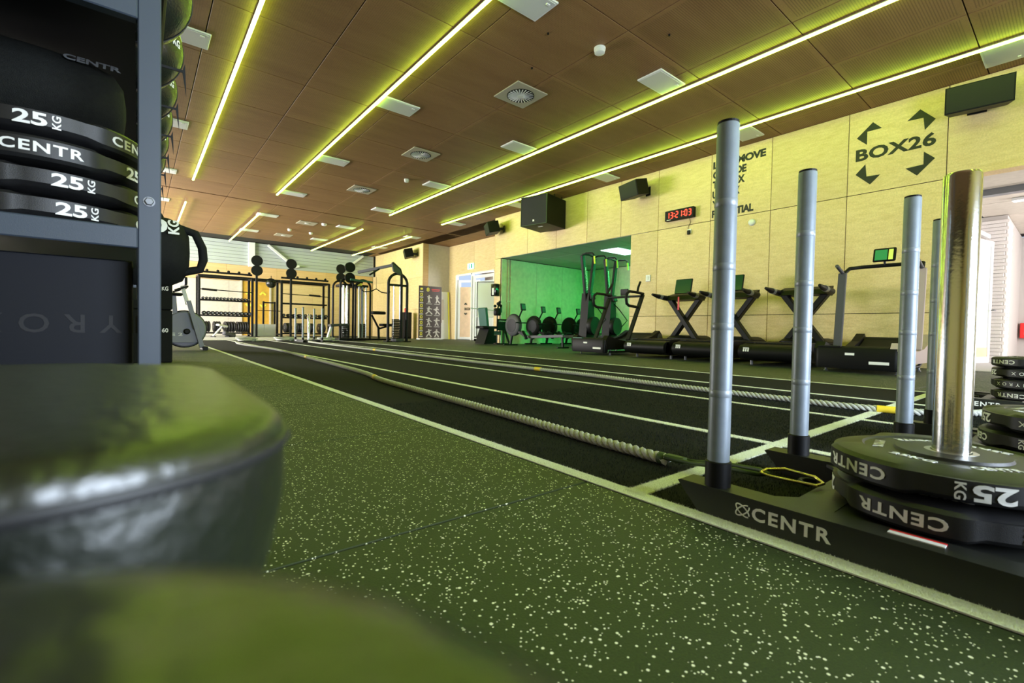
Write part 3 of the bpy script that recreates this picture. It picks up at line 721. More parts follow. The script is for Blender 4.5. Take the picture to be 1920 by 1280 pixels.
# ================================================================ LEFT RACK
rk = thing('storage_rack', 'tall steel storage rack with daylight blue put into its colour, holding the weight plates at left', 'rack', (-.28, 2.9, 0))
ox, oy = .28, -2.9     # local = world + this
def L_(x, y, z): return (x+ox, y+oy, z)
for (x, y) in ((.025, 1.625), (.025, 4.45), (-.6, 1.625), (-.6, 4.45)):
    po = MB().box(L_(x, y, 1.2), (.05, .05, 2.4), .003).build('post', 'rack_daylight_tint', rk)
    if y < 2 and x > -.1:
        MB().lathe([(.011, 0), (.011, .005), (.0085, .008), (0, .008)], 6, Matrix.Translation(L_(x-.001, y-.0255, .787)) @ RX(90)).build('bolt', 'grey_steel', po)
        MB().lathe([(.013, 0), (.013, .002), (.009, .002)], 20, Matrix.Translation(L_(x-.001, y-.0253, .787)) @ RX(90)).build('washer', 'grey_steel', po)
for z, ys in ((.687, (1.615,)), (1.29, (1.615, 4.2)), (.1, (1.615, 4.2)), (2.35, (1.615, 4.2))):
    for y in ys: MB().box(L_(-.29, y, z), (.58, .036, .055), .003).build('cross_beam', 'rack_daylight_tint', rk)
for z in (.687, 1.29):
    for x in (-.6, .022): MB().box(L_(x, 2.9, z-.09 if z < 1 else z), (.036, 2.55, .05), .003).build('side_beam', 'rack_daylight_tint', rk)
MB().box(L_(-.29, 2.15, .707), (.57, 1.0, .012)).build('shelf', 'rack_daylight_tint', rk)
MB().box(L_(-.29, 3.45, .625), (.57, 1.5, .012)).build('shelf', 'rack_daylight_tint', rk)
MB().box(L_(-.29, 2.9, 1.30), (.57, 2.5, .012)).build('shelf', 'rack_panel', rk)
for x in (-.19, .05): MB().cyl(L_(x-.0, 1.62, 1.36), L_(x, 4.15, 1.36), .014, 10).build('ball_rail', 'black_steel', rk)
for k in range(6): MB().prism([(0, .004), (.08, .005), (.088, .03), (.092, -.09), (.08, -.004), (0, -.005)], 'y', -.002, .002).build('bracket', 'black_steel', rk).location = L_(.05, 2.15+.39*k, 1.40)
pn = MB().box(L_(-.30, 1.72, .335), (.58, .02, .6), .003).build('end_panel', 'rack_panel', rk)
tx = MB(); text_to(tx, 'HYROX', L_(-.14, 1.7095, .455), (-1, 0, 0), (0, 0, -1), .36, .05, .01, 1.7, .001); tx.build('lettering', 'dark_print', pn)
G = 'plates stacked on the rack'
for k, (a, lb) in enumerate(((350, 'lowest of the four plates stacked on the rack shelf'), (348, 'second plate from the bottom on the rack shelf'), (274, 'third plate from the bottom on the rack, CENTR to the front'), (330, 'top plate of the four stacked on the rack shelf'))):
    place_plate(plU, (-.2, 1.872, .714+.0712*k), R_(a), lb, G)
def fball(name, label, cat, c, r, m, grp):
    t = thing(name, label, cat, c, 0, grp)
    MB().ball((0, 0, 0), r, 32, 20).build('shell', m, t, 80)
    for k in range(3): MB().tube([((r+.0005)*math.cos(a)*math.cos(k*pi/3), (r+.0005)*math.cos(a)*math.sin(k*pi/3), (r+.0005)*math.sin(a)) for a in np.linspace(0, 2*pi, 41)[:-1]], .0022, 5, closed=True).build('seam', 'vinyl_seam', t, 60)
    return t
mat('ball_vinyl', (.014, .017, .012), .22, bump=.3, bscale=150)
order = ['nearest', 'second nearest', 'third', 'fourth', 'fifth', 'sixth']
for k in range(6):
    b_ = fball('medicine_ball', 'black medicine ball on the rack top tier, %s in the row' % order[k], 'medicine ball', (-.035, 1.95+.385*k, 1.542), .18, 'ball_vinyl', 'medicine balls on the rack')
    tx = MB(); text_bent(tx, '%dKG' % (9, 9, 6, 6, 4, 4)[k], .18, R_(-35), 0.0, .06, .03, False, .02); tx.build('lettering', 'white_print', b_)
def sandbag(label, c, half, r, words, grp='black sandbags', handles=True):
    t = thing('sandbag', label, 'sandbag', c, 0, grp)
    pr = [(.02, -half), (r*.5, -half+.006), (r*.76, -half+.03), (r*.92, -half+.085), (r, -half+.17), (r, half-.17), (r*.92, half-.085), (r*.76, half-.03), (r*.5, half-.006), (.02, half)]
    def rf(i, rr, z, a): return rr*(1+.03*math.sin(3*a+z*9)+.02*math.sin(7*a-z*15)), z
    bd = MB().lathe(pr, 40, RY(90), rf).build('body', 'black_fabric', t, 60)
    if handles:
        MB().tube([(half-.05, -.05, .12), (half+.02, -.06, .10), (half+.05, -.06, .03), (half+.055, -.06, -.03), (half+.04, -.06, -.08), (half-.03, -.05, -.10)], .021, 10).build('end_handle', 'black_fabric', t, 60)
        MB().tube([(half-.27, -.04, r-.015), (half-.25, -.05, r+.035), (half-.2, -.05, r+.05), (half-.15, -.05, r+.03), (half-.12, -.04, r-.02)], .014, 10).build('top_handle', 'black_fabric', t, 60)
        MB().tube([(half-.16, -r*1.01*math.cos(a), r*1.01*math.sin(a)) for a in np.linspace(-1.2, 1.5, 20)], .006, 6).build('strap', 'black_fabric', t)
    for (w, x, ang, ww, hh, vert) in words:
        lt = MB(); v, f, sz = tmesh(w, .03, 1.0); out = []
        for p in v:
            u, q = (p[0]/sz[0]*ww, p[1]/sz[1]*hh) if not vert else (-p[1]/sz[1]*ww, p[0]/sz[0]*hh)
            a = R_(ang)+q/r; rr = r*1.055+p[2]*.05
            out.append((x+u, -rr*math.cos(a), rr*math.sin(a)))
        lt.add(out, f); lt.build('lettering', 'white_print' if handles else 'grey_print', t)
    if handles:
        lp = []
        for k in range(25):
            a = 2*pi*k/24; aa = R_(-12)+.035*math.sin(a)/r; lp.append((.045+.03*math.cos(a), -r*1.05*math.cos(aa), r*1.05*math.sin(aa)))
        MB().tube(lp, .002, 5).tube([( .045+(p[0]-.045)*.5, p[1], (p[2]+.04)*.5-.04) for p in lp], .002, 5).build('emblem', 'white_print', t)
    return t
sandbag('black sandbag marked KG sticking out of the rack, with loop handles', (-.10, 2.95, .822), .31, .182, [('10', .152, 34, .12, .085, False), ('KG', .235, 34, .045, .085, True)])
sandbag('black sandbag in the dark upper bay of the rack, above the plates', (-.27, 2.02, 1.145), .24, .14, [('CENTR', .165, 40, .13, .028, False)], 'black sandbags', False)

# ================================================================ PLYO BOXES, BIKE behind the rack
for k, (z0, z1, lb) in enumerate(((0, .62, 'black foam plyo box on the floor behind the rack, lower one'), (.62, 1.02, 'black foam plyo box stacked on top of the other behind the rack'))):
    t = thing('plyo_box', lb, 'plyo box', (-.02, 7.1, z0), 0, 'stacked plyo boxes')
    MB().rslab((0, 0, 0), .34, .3, .02, [(.01, .002), (0, .012), (0, z1-z0-.014), (.012, z1-z0-.003)], 4).build('body', 'black_fabric', t)
    tx = MB(); text_to(tx, '60' if k == 0 else 'KG', (.27, -.3005, .38 if k == 0 else .25), (1, 0, 0), (0, 0, 1), .06, .05, .02); tx.build('lettering', 'white_print', t)
bk_ = thing('exercise_bike', 'grey exercise bike with a big fan wheel beside the plyo boxes', 'exercise bike', (.62, 9.9, 0))
MB().lathe([(.02, -.09), (.29, -.09), (.31, -.07), (.31, .07), (.29, .09), (.02, .09)], 36, Matrix.Translation((.02, .05, .37)) @ RX(90)).build('fan_housing', 'bike_grey', bk_, 40)
MB().tube([(.02+.315*math.cos(a), .05, .37+.315*math.sin(a)) for a in np.linspace(0, 2*pi, 33)[:-1]], .014, 8, closed=True).build('rim', 'black_plastic', bk_, 60)
MB().prism([(-.3, .14), (.24, .14), (.2, .36), (-.3, .40)], 'y', -.12, .12).build('shroud', 'bike_grey', bk_)
MB().bar((.06, -.13, .86), (.26, -.13, .05), .07, .1, (0, 1, 0)).build('fork', 'bike_grey', bk_)
MB().bar((.26, .0, .04), (.34, .0, .04), .5, .06).build('front_foot', 'black_steel', bk_)
MB().bar((-.42, .0, .04), (-.34, .0, .04), .5, .06).build('rear_foot', 'black_steel', bk_)
MB().bar((-.1, 0, .35), (-.14, 0, .95), .05, .07).build('seat_post', 'bike_grey', bk_)
MB().rslab((-.14, 0, .97), .13, .09, .06, [(.02, -.03), (0, -.01), (0, .01), (.02, .025)], 6).build('saddle', 'black_plastic', bk_, 50)
MB().bar((.06, 0, .8), (-.02, 0, 1.12), .05, .06).build('mast', 'white_paint', bk_)
MB().tube([(-.14, -.25, 1.02), (.04, -.25, 1.1), (.05, .25, 1.1), (-.14, .25, 1.02)], .017).build('handlebar', 'black_steel', bk_)
MB().box((.03, 0, 1.2), (.04, .22, .14), .01).build('console', 'black_plastic', bk_)
tx = MB(); text_to(tx, 'E 2', (-.1, -.1215, .28), (1, 0, 0), (0, 0, 1), .16, .05); tx.build('lettering', 'white_print', bk_)
MB().lathe([(.05, 0), (.05, .03), (.03, .04)], 16, Matrix.Translation((.04, -.12, .33)) @ RX(90)).build('hub_cap', 'black_plastic', bk_)

# ================================================================ WALL FITTINGS
def wall_text(mb, s, y_left, z, w, hgt, bold=.03, sp=1.): text_to(mb, s, (9.1995, y_left-w/2, z), (0, -1, 0), (0, 0, 1), w, hgt, bold, sp, .002)
lg = thing('wall_logo', 'black BOX26 logo with four corner arrows on the plywood wall', 'sign', (9.2, 1.985, 3.42))
def off(mb, c): mb.v = [(p[0]-c[0], p[1]-c[1], p[2]-c[2]) for p in mb.v]; return mb
m_ = MB(); text_to(m_, 'BOX26', (9.1995, 1.99, 3.425), (0, -1, 0), (0, 0, 1), .99, .20, .035, 1.05, .002); off(m_, (9.2, 1.985, 3.42)).build('lettering', 'black_print', lg)
for poly in ([(2.48, 3.71), (2.27, 3.91), (2.15, 3.78), (2.34, 3.78), (2.34, 3.57)], [(1.84, 3.78), (1.69, 3.91), (1.51, 3.71), (1.63, 3.58), (1.65, 3.77)], [(2.48, 3.12), (2.35, 3.26), (2.33, 3.06), (2.15, 3.05), (2.28, 2.92)], [(1.84, 3.06), (1.63, 3.07), (1.63, 3.26), (1.5, 3.13), (1.7, 2.92)]):
    off(MB().prism(poly, 'x', 9.197, 9.1995), (9.2, 1.985, 3.42)).build('arrow', 'black_print', lg)
sl = thing('wall_slogan', 'six lines of black lettering high on the plywood wall', 'sign', (9.2, 4.93, 3.42))
for s_, z, w in (("LET'S MOVE", 3.905, 1.03), ('OUTSIDE', 3.705, .675), ('THE BOX', 3.51, .65), ('UNBOX', 3.305, .56), ('YOUR', 3.11, .42), ('POTENTIAL', 2.915, .83)):
    m_ = MB(); wall_text(m_, s_, 4.93, z, w, .155, .05, .95); off(m_, (9.2, 4.93, 3.42)).build('lettering', 'black_print', sl)
ck = thing('wall_clock', 'black digital wall clock showing 13:21:03 in red', 'clock', (9.14, 5.62, 3.035))
MB().box((0, 0, 0), (.1, .68, .22), .008).build('case', 'black_plastic', ck)
SEG = {'0': 'abcdef', '1': 'bc', '2': 'abged', '3': 'abgcd'}
x = -.285
def seg(dg, x, ch):
    w, hh, th_ = .05, .125, .015
    pos = {'a': (w/2, hh, 1), 'g': (w/2, hh/2, 1), 'd': (w/2, 0, 1), 'f': (0, hh*.75, 0), 'e': (0, hh*.25, 0), 'b': (w, hh*.75, 0), 'c': (w, hh*.25, 0)}
    for s_ in SEG[ch]:
        px, pz, hor = pos[s_]; dg.box((-.0515, -(x+px), pz-hh/2), (.003, w-.012 if hor else th_, th_ if hor else hh/2-.012))
for ch in '13:21:03':
    dg = MB()
    if ch == ':':
        for z in (-.03, .03): dg.box((-.0515, -(x+.004), z), (.003, .016, .016))
        x += .034
    else: seg(dg, x, ch); x += .09
    dg.build('digits', 'red_led', ck)
MB().box((-.0515, .24, -.095), (.002, .1, .01)).build('badge', 'white_print', ck)
MB().tube([(.04, -.2, -.11), (.055, -.22, -.2), (.05, -.17, -.3), (.055, -.17, -.36)], .004, 6).build('power_cable', 'black_plastic', ck)
ad = thing('wall_adapter', 'small black power adapter plugged in below the digital clock', 'adapter', (9.17, 5.42, 2.62))
MB().box((0, 0, 0), (.05, .06, .09), .008).build('body', 'black_plastic', ad); MB().box((.024, 0, .03), (.012, .09, .09), .004).build('socket', 'white_paint', ad)
ws = thing('wall_sensor', 'round white sensor on the plywood wall below the lettering', 'sensor', (9.2, 4.12, 2.62))
MB().lathe([(.06, 0), (.06, .03), (.045, .045)], 24, RY(-90)).build('cap', 'white_paint', ws, 50); MB().lathe([(.066, 0), (.066, .006), (.06, .008)], 24, RY(-90)).build('base', 'light_panel', ws)
sw = thing('wall_switch', 'small white box switch on the wall behind the left curved treadmill', 'switch', (9.19, 6.42, 1.72))
MB().box((0, 0, 0), (.03, .12, .15), .005).build('box', 'white_paint', sw); MB().box((-.017, 0, 0), (.008, .06, .08), .003).build('rocker', 'light_panel', sw)
def speaker(label, loc, rz, w=.95, hgt=.3, d=.34, tilt=18):
    t = thing('wall_speaker', label, 'speaker', loc, rz, 'wall speakers')
    T = RX(tilt)
    MB().prism([(-w/2, -d/2), (w/2, -d/2), (w*.42, d/2), (-w*.42, d/2)], 'z', -hgt/2, hgt/2).build('cabinet', 'black_plastic', t).rotation_euler = (R_(tilt), 0, 0)
    MB().box((0, -d/2-.004, 0), (w*.96, .012, hgt*.92), .004).build('grille', 'grille', t).rotation_euler = (R_(tilt), 0, 0)
    br = MB().box((0, d/2+.1, 0), (.12, .22, .06), .006).box((0, d/2+.2, 0), (.2, .02, .2), .004); br.build('bracket', 'black_steel', t)
    MB().tube([(-w*.35, d/2-.06, hgt/2), (-w*.35, d/2-.03, hgt/2+.09), (-w*.3, d/2, hgt/2+.06)], .006, 6).build('cable', 'black_steel', t)
    for sx in (-1, 1): MB().lathe([(.02, 0), (.02, .03), (.01, .035)], 10, Matrix.Translation((sx*w*.3, .02, hgt/2-.005))).build('eye_bolt', 'black_steel', t)
    return t
# local -Y is the front; rz=-90 turns it to face -X
speaker('black wall speaker in the upper right corner beside the logo', (8.80, 1.02, 3.72), R_(-82), .66, .34, .34, 12)
speaker('black wall speaker above the digital clock', (8.83, 6.6, 3.72), R_(-105), .62, .34, .36, 14)
speaker('black wall speaker above the left end of the green alcove', (8.82, 12.05, 3.70), R_(-115), .62, .34, .36, 14)
speaker('black wall speaker on the far right wall above the tall poster', (9.22, 18.75, 3.72), R_(-112), .62, .36, .36, 14)
sb = thing('subwoofer', 'large black box subwoofer hung from the ceiling above the alcove', 'speaker', (8.65, 9.45, 3.66), R_(-78))
MB().box((0, 0, 0), (.86, .9, .78), .012).build('cabinet', 'black_plastic', sb)
MB().box((0, -.455, 0), (.82, .014, .74), .006).build('grille', 'grille', sb)
fr = MB()
for sx in (-1, 1): fr.box((sx*.42, -.458, 0), (.014, .018, .77))
for sz in (-1, 1): fr.box((0, -.458, sz*.38), (.85, .018, .014))
fr.build('grille_frame', 'green_sleeve', sb)
MB().box((.0, -.464, -.27), (.05, .004, .05)).build('badge', 'white_print', sb)
MB().box((0.05, -.2, -.392), (.14, .05, .006)).build('label_plate', 'white_print', sb)
hg = MB()
for sx in (-1, 1):
    for sy in (0., .35): hg.cyl((sx*.35, sy, .38), (sx*.35, sy, .48), .012, 8)
hg.build('hanger', 'black_steel', sb)
ex = thing('exit_sign', 'small pale exit sign above the double door', 'exit sign', (10.86, 16.3, 3.1))
MB().box((0, 0, 0), (.06, .42, .24), .006).build('box', 'exit_sign', ex)
e2 = MB().box((-.032, .06, 0), (.003, .03, .1)).box((-.032, .06, .075), (.003, .035, .035)).bar((-.032, .06, .02), (-.032, .13, -.0), .003, .02).bar((-.032, .06, -.04), (-.032, .12, -.09), .003, .022).bar((-.032, .06, -.04), (-.032, .0, -.09), .003, .022).box((-.032, -.1, 0), (.003, .09, .17)); e2.build('pictogram', 'exit_dark', ex)
db = thing('wall_dispenser', 'black glossy dispenser at the wall corner beside the green alcove', 'dispenser', (9.12, 12.23, 1.76))
MB().rslab((0, 0, 0), .09, .13, .03, [(.01, -.2), (0, -.18), (0, .18), (.01, .2)], 4).build('body', 'gloss_black', db, 40); MB().box((-.092, 0, -.05), (.006, .1, .22), .002).build('window', 'light_panel', db)
fb = thing('fire_box', 'red box at the end of the white brick corridor, at the right edge', 'fire box', (16.3, .86, .68))
MB().box((0, 0, .0), (.16, .3, .36), .01).build('case', 'red', fb); MB().box((-.083, 0, 0), (.006, .16, .2), .003).build('panel', 'poster_white', fb)
tl = thing('tube_lamp', 'white tube light on the corridor ceiling at the right edge', 'lamp', (11.8, .2, 2.88)); MB().box((0, 0, 0), (.1, 1.4, .05), .006).build('housing', 'white_paint', tl); MB().box((0, 0, -.03), (.06, 1.36, .02), .006).build('tube', 'tube_light', tl)
sk = thing('alcove_panel_light', 'bright white ceiling panel inside the green alcove', 'ceiling light', (10.85, 8.5, 2.785)); MB().box((0, 0, 0), (1.1, .62, .02), .004).build('panel', 'skylight', sk); MB().box((0, 0, .012), (1.16, .68, .02), .004).build('frame', 'white_paint', sk)
gl = thing('alcove_green_light', 'green strip light high on the hidden side wall of the alcove', 'strip light', (12.0, 6.72, 2.66)); MB().box((0, 0, 0), (2.4, .06, .03), .006).build('diffuser', 'green_light', gl); MB().box((0, 0, .025), (2.44, .08, .03), .004).build('profile', 'led_profile', gl)
ORD = ['leftmost', 'second from left', 'third from left', 'fourth from left', 'fifth from left', 'sixth from left', 'seventh from left', 'eighth from left', 'ninth from left', 'tenth from left', 'eleventh from left', 'twelfth from left', 'thirteenth from left', 'fourteenth from left']
# ================================================================ TREADMILLS ALONG THE WALL
def treadmill(label, loc, screen=True):
    t = thing('treadmill', label, 'treadmill', loc, 0, 'treadmills along the wall')
    MB().prism([(-1.25, .12), (-1.22, .30), (-1.05, .335), (.35, .335), (.5, .30), (.55, .12), (.4, .07), (-1.1, .07)], 'y', -.42, .42).build('base', 'black_plastic', t)
    MB().box((-.38, 0, .338), (1.4, .54, .012), .003).build('belt', 'black_rubber', t)
    for s in (-1, 1): MB().box((-.36, s*.35, .342), (1.45, .12, .02), .005).build('side_rail', 'black_steel', t)
    MB().rslab((.22, 0, .335), .3, .36, .12, [(0, 0), (0, .03), (.06, .075), (.12, .09)], 6).build('motor_hood', 'black_plastic', t, 40)
    rc = MB().tube([(-1.22, -.42, .2), (-1.22, .42, .2)], .105, 16).build('rear_cover', 'black_plastic', t, 40)
    lt = MB()
    for k in range(3): lt.box((-1.328, .33-.032*k, .235), (.003, .02, .05), 0, RX(8))
    lt.box((-1.328, .298, .262), (.003, .085, .016)); lt.build('logo', 'white_print', rc)
    MB().bar((0, .345, 1.2), (0, -.30, .32), .09, .13, (1, 0, 0), .01).build('mast', 'black_steel', t)
    MB().bar((.06, -.345, 1.2), (.06, .30, .32), .09, .13, (1, 0, 0), .01).build('mast', 'black_steel', t)
    for s in (-1, 1):
        MB().tube([(.06, s*.36, 1.16), (-.12, s*.37, 1.17), (-.35, s*.375, 1.19), (-.52, s*.38, 1.215)], [.055, .05, .042, .022], 12).build('arm', 'black_steel', t, 50)
        MB().tube([(-.2, s*.374, 1.178), (-.3, s*.376, 1.187)], .049, 12).build('grip_band', 'grey_steel', t, 50)
        MB().cyl((-.98, s*.36, 0), (-.98, s*.36, .09), .02, 8).build('foot', 'grey_steel', t)
        MB().cyl((.4, s*.36, 0), (.4, s*.36, .09), .02, 8).build('foot', 'grey_steel', t)
    MB().prism([(-.10, 1.12), (.12, 1.10), (.16, 1.26), (-.04, 1.20)], 'y', -.36, .36).build('console', 'black_plastic', t)
    if screen:
        s_ = MB().box((.1, .08, 1.40), (.035, .36, .30), .01, RY(12)).build('screen', 'black_plastic', t)
        MB().box((.08, .08, 1.40), (.012, .34, .28), .002, RY(12)).build('display', 'screen_dark', s_)
    MB().box((-.12, .05, 1.05), (.02, .03, .26), .004).build('safety_cord', 'red', t)
    return t
treadmill('black treadmill with crossed masts, leftmost of the three', (8.4, 5.02, 0))
treadmill('black treadmill with crossed masts, middle one behind the nearest grey pole', (8.4, 4.02, 0))
treadmill('black treadmill with crossed masts, rightmost, behind the second grey pole', (8.4, 2.9, 0), False)
def curved(label, loc, kind):
    t = thing('curved_treadmill', label, 'treadmill', loc, 0, 'treadmills along the wall')
    top = [(-.85, .34), (-.6, .27), (-.3, .235), (0, .235), (.3, .26), (.6, .34), (.85, .46)]
    for s in (-1, 1):
        MB().prism([(-.9, .12), (-.93, .30)]+[(x, z+.05) for x, z in top]+[(.95, .42), (.92, .30), (.5, .12)], 'y', s*.40-.055, s*.40+.055).build('side_panel', 'pink_grey' if (kind == 'B' and s < 0) else 'black_plastic', t)
    bl = MB(); vs = []
    for x, z in top: vs += [(x, -.33, z), (x, .33, z)]
    bl.add(vs, [(2*i, 2*i+2, 2*i+3, 2*i+1) for i in range(len(top)-1)])
    bl.tube([(-.85, -.33, .24), (-.85, .33, .24)], .1, 16); bl.tube([(.85, -.33, .36), (.85, .33, .36)], .1, 16); bl.build('belt', 'black_rubber', t, 40)
    MB().rslab((-.88, 0, .17), .07, .44, .05, [(.01, -.12), (0, -.09), (0, .11), (.02, .15)], 5).build('rear_bumper', 'black_plastic', t, 40)
    MB().box((-.9, .28, .33), (.08, .25, .02), .005).build('step_pad', 'pad_green' if kind == 'A' else 'black_rubber', t)
    for s in (-1, 1):
        MB().lathe([(.09, 0), (.09, .012), (.06, .016)], 20, Matrix.Translation((.86, s*.456, .36)) @ RX(90 if s < 0 else -90)).build('roller_cap', 'machine_grey', t, 40)
        for x in (-.7, .45): MB().tube([(x, s*.38, .13), (x, s*.38, .02), (x, s*.38, 0)], [.014, .014, .03], 10).build('foot', 'grey_steel', t)
    MB().tube([(-.75, -.4, .07), (.3, -.4, .07), (.45, -.4, .12)], .02, 8).build('skid', 'black_steel', t)
    MB().box((-.952, .05, .24), (.003, .1, .03)).build('label_plate', 'white_print', t); MB().box((-.952, -.25, .14), (.003, .2, .035)).build('label_plate', 'white_print', t)
    if kind == 'A':
        for s in (-1, 1):
            MB().bar((-.22, s*.43, .30), (.25, s*.43, 1.25), .05, .09, (0, 1, 0), .01).build('post', 'black_steel', t)
            MB().tube([(.27, s*.43, 1.27), (-.02, s*.43, 1.29), (-.2, s*.43, 1.29), (-.28, s*.43, 1.24), (-.3, s*.43, 1.14), (-.28, s*.43, 1.04), (-.2, s*.43, 1.0), (.13, s*.43, .98)], .028, 10).build('push_handle', 'black_rubber', t, 60)
            MB().tube([(.1, s*.40, 1.27), (.16, s*.38, 1.4), (.24, s*.37, 1.52)], .024, 10).build('grip', 'black_rubber', t, 60)
        MB().tube([(.2, -.43, 1.22), (.2, .43, 1.22)], .025, 10).build('crossbar', 'black_steel', t)
        MB().box((.2, 0, 1.32), (.03, .2, .14), .008).build('console', 'black_plastic', t)
    else:
        for s in (-1, 1):
            MB().bar((-.06, s*.44, .3), (.06, s*.44, 1.38), .06, .1, (0, 1, 0), .01).build('post', 'pink_grey' if s < 0 else 'machine_grey', t)
        MB().tube([(.06, -.44, 1.36), (.1, -.44, 1.45), (.26, -.40, 1.47), (.28, -.3, 1.475), (.28, .25, 1.475), (.22, .40, 1.46), (.06, .44, 1.36)], .027, 10).build('handlebar', 'black_steel', t, 60)
        for s in (-1, 1): MB().tube([(.06, s*.44, 1.38), (-.2, s*.44, 1.46)], .024, 10).build('grip', 'machine_grey', t, 60)
        sc = MB().box((.24, .0, 1.62), (.03, .26, .20), .012, RY(14)).build('screen', 'black_plastic', t)
        MB().box((.222, .035, 1.62), (.01, .14, .15), .001, RY(14)).build('display', 'screen_green', sc); MB().box((.222, -.075, 1.62), (.01, .05, .15), .001, RY(14)).build('display', 'screen_lime', sc)
        MB().cyl((.27, 0, 1.47), (.26, 0, 1.54), .014, 8).build('screen_stem', 'black_steel', t)
    return t
curved('black curved treadmill with looped push handles, left of the other treadmills', (7.95, 6.28, 0), 'A')
curved('curved treadmill with grey posts and a small green screen, rightmost of the machines', (7.95, 1.83, 0), 'B')

# ================================================================ ROWERS and SKI MACHINES in the alcove
def rower(label, loc, rz, body):
    t = thing('rowing_machine', label, 'rowing machine', loc, rz, 'rowing machines')
    MB().lathe([(.05, -.085), (.27, -.085), (.31, -.055), (.31, .055), (.27, .085), (.05, .085)], 32, Matrix.Translation((0, 0, .60)) @ RY(90)).build('flywheel_cage', body, t, 40)
    MB().tube([(.0, .32*math.cos(a), .60+.32*math.sin(a)) for a in np.linspace(.5, 2.9, 16)], .03, 8).build('cage_guard', 'black_plastic', t, 60)
    MB().lathe([(.2, 0), (.2, .006), (.06, .012)], 24, Matrix.Translation((-.086, 0, .6)) @ RY(-90)).build('side_disc', 'black_steel', t, 40)
    MB().bar((0, .05, .35), (0, .12, .03), .06, .06).build('front_leg', 'black_steel', t)
    MB().box((0, .12, .025), (.55, .06, .04), .008).build('front_foot', 'black_steel', t)
    MB().bar((0, -.2, .44), (0, -.62, .26), .08, .07).build('neck', 'black_steel', t)
    MB().bar((0, -.6, .27), (0, -2.0, .33), .06, .075).build('rail', 'machine_grey', t)
    MB().bar((0, -1.95, .31), (0, -1.98, .02), .05, .05).build('rear_leg', 'black_steel', t)
    MB().box((0, -1.98, .02), (.45, .05, .035), .006).build('rear_foot', 'black_steel', t)
    MB().rslab((0, -1.35, .39), .17, .12, .06, [(.01, -.015), (0, 0), (.01, .02), (.05, .024)], 5).build('seat', 'black_rubber', t, 40)
    for s in (-1, 1): MB().box((s*.13, -.62, .33), (.11, .05, .3), .012, RX(-38)).build('footplate', 'black_plastic', t)
    MB().tube([(-.22, -.34, .68), (0, -.37, .68), (.22, -.34, .68)], .016, 8).build('handle', 'black_rubber', t)
    MB().tube([(0, -.2, .78), (0, -.32, .98), (0, -.38, 1.07)], .022, 8).build('monitor_arm', 'black_steel', t)
    mo = MB().box((0, -.40, 1.14), (.19, .05, .20), .01, RX(-12)).build('monitor', 'black_plastic', t)
    MB().box((0, -.428, 1.14), (.15, .006, .15), .001, RX(-12)).build('display', 'pad_green', mo)
    return t
rws = ['grey rowing machine in front of the alcove opening, beside the green seat', 'black rowing machine nearest the pipes on the alcove wall', 'second black rowing machine inside the alcove, from the pipes', 'third black rowing machine inside the alcove, from the pipes', 'black rowing machine deepest in the alcove, behind the ski machine']
for (x, y, rz), lb, b in zip(((8.72, 10.75, 3), (10.15, 11.45, 6), (10.85, 11.45, 5), (11.8, 11.45, 4), (12.5, 11.45, 2)), rws, ['machine_grey']+['black_plastic']*4): rower(lb, (x, y, 0), R_(rz), b)
def ski(label, loc, rz):
    t = thing('ski_machine', label, 'ski machine', loc, rz, 'ski machines')
    MB().box((0, .1, .03), (.62, 1.2, .06), .01).build('platform', 'black_plastic', t)
    MB().prism([(-.24, .06), (.24, .06), (.11, 1.5), (-.11, 1.5)], 'y', .28, .52).build('body', 'black_plastic', t)
    MB().lathe([(.05, -.07), (.24, -.07), (.26, 0), (.24, .07), (.05, .07)], 28, Matrix.Translation((0, .2, .62)) @ RX(90)).build('flywheel', 'black_steel', t, 40)
    for s in (-1, 1):
        ms = MB().bar((s*.06, .4, 1.25), (s*.29, .4, 2.5), .13, .075, (0, 1, 0), .012).build('mast', 'black_steel', t)
        if s < 0:
            d = Vector((-.23, 0, 1.25)).normalized(); tx = MB()
            text_to(tx, 'TECHNOGYM', Vector((-.175, .334, 1.87)), d, Vector((-d.z, 0, d.x)), .62, .06); tx.build('lettering', 'white_print', ms)
        MB().tube([(s*.29, .42, 2.5), (s*.29, .3, 2.54), (s*.29, .1, 2.53), (s*.29, .04, 2.47)], .022, 8).build('pulley_arm', 'black_steel', t, 60)
        MB().cyl((s*.29, .03, 2.44), (s*.29, .01, 2.24), .022, 8).build('handle', 'yellow_print', t)
    MB().tube([(-.29, .4, 2.52), (0, .4, 2.55), (.29, .4, 2.52)], .025, 8).build('crossbar', 'black_steel', t, 60)
    MB().box((0, .25, 1.42), (.2, .05, .18), .01, RX(-15)).build('monitor', 'black_plastic', t)
    MB().tube([(0, .3, 1.3), (.2, .2, 1.1), (.3, .0, .8), (.15, .1, .6)], .014, 6).build('cable', 'black_steel', t, 60)
    return t
ski('black ski machine standing fully in view before the green light', (9.62, 8.2, 0), R_(8))
ski('black ski machine half hidden by the edge of the plywood wall', (10.62, 8.25, 0), R_(8))

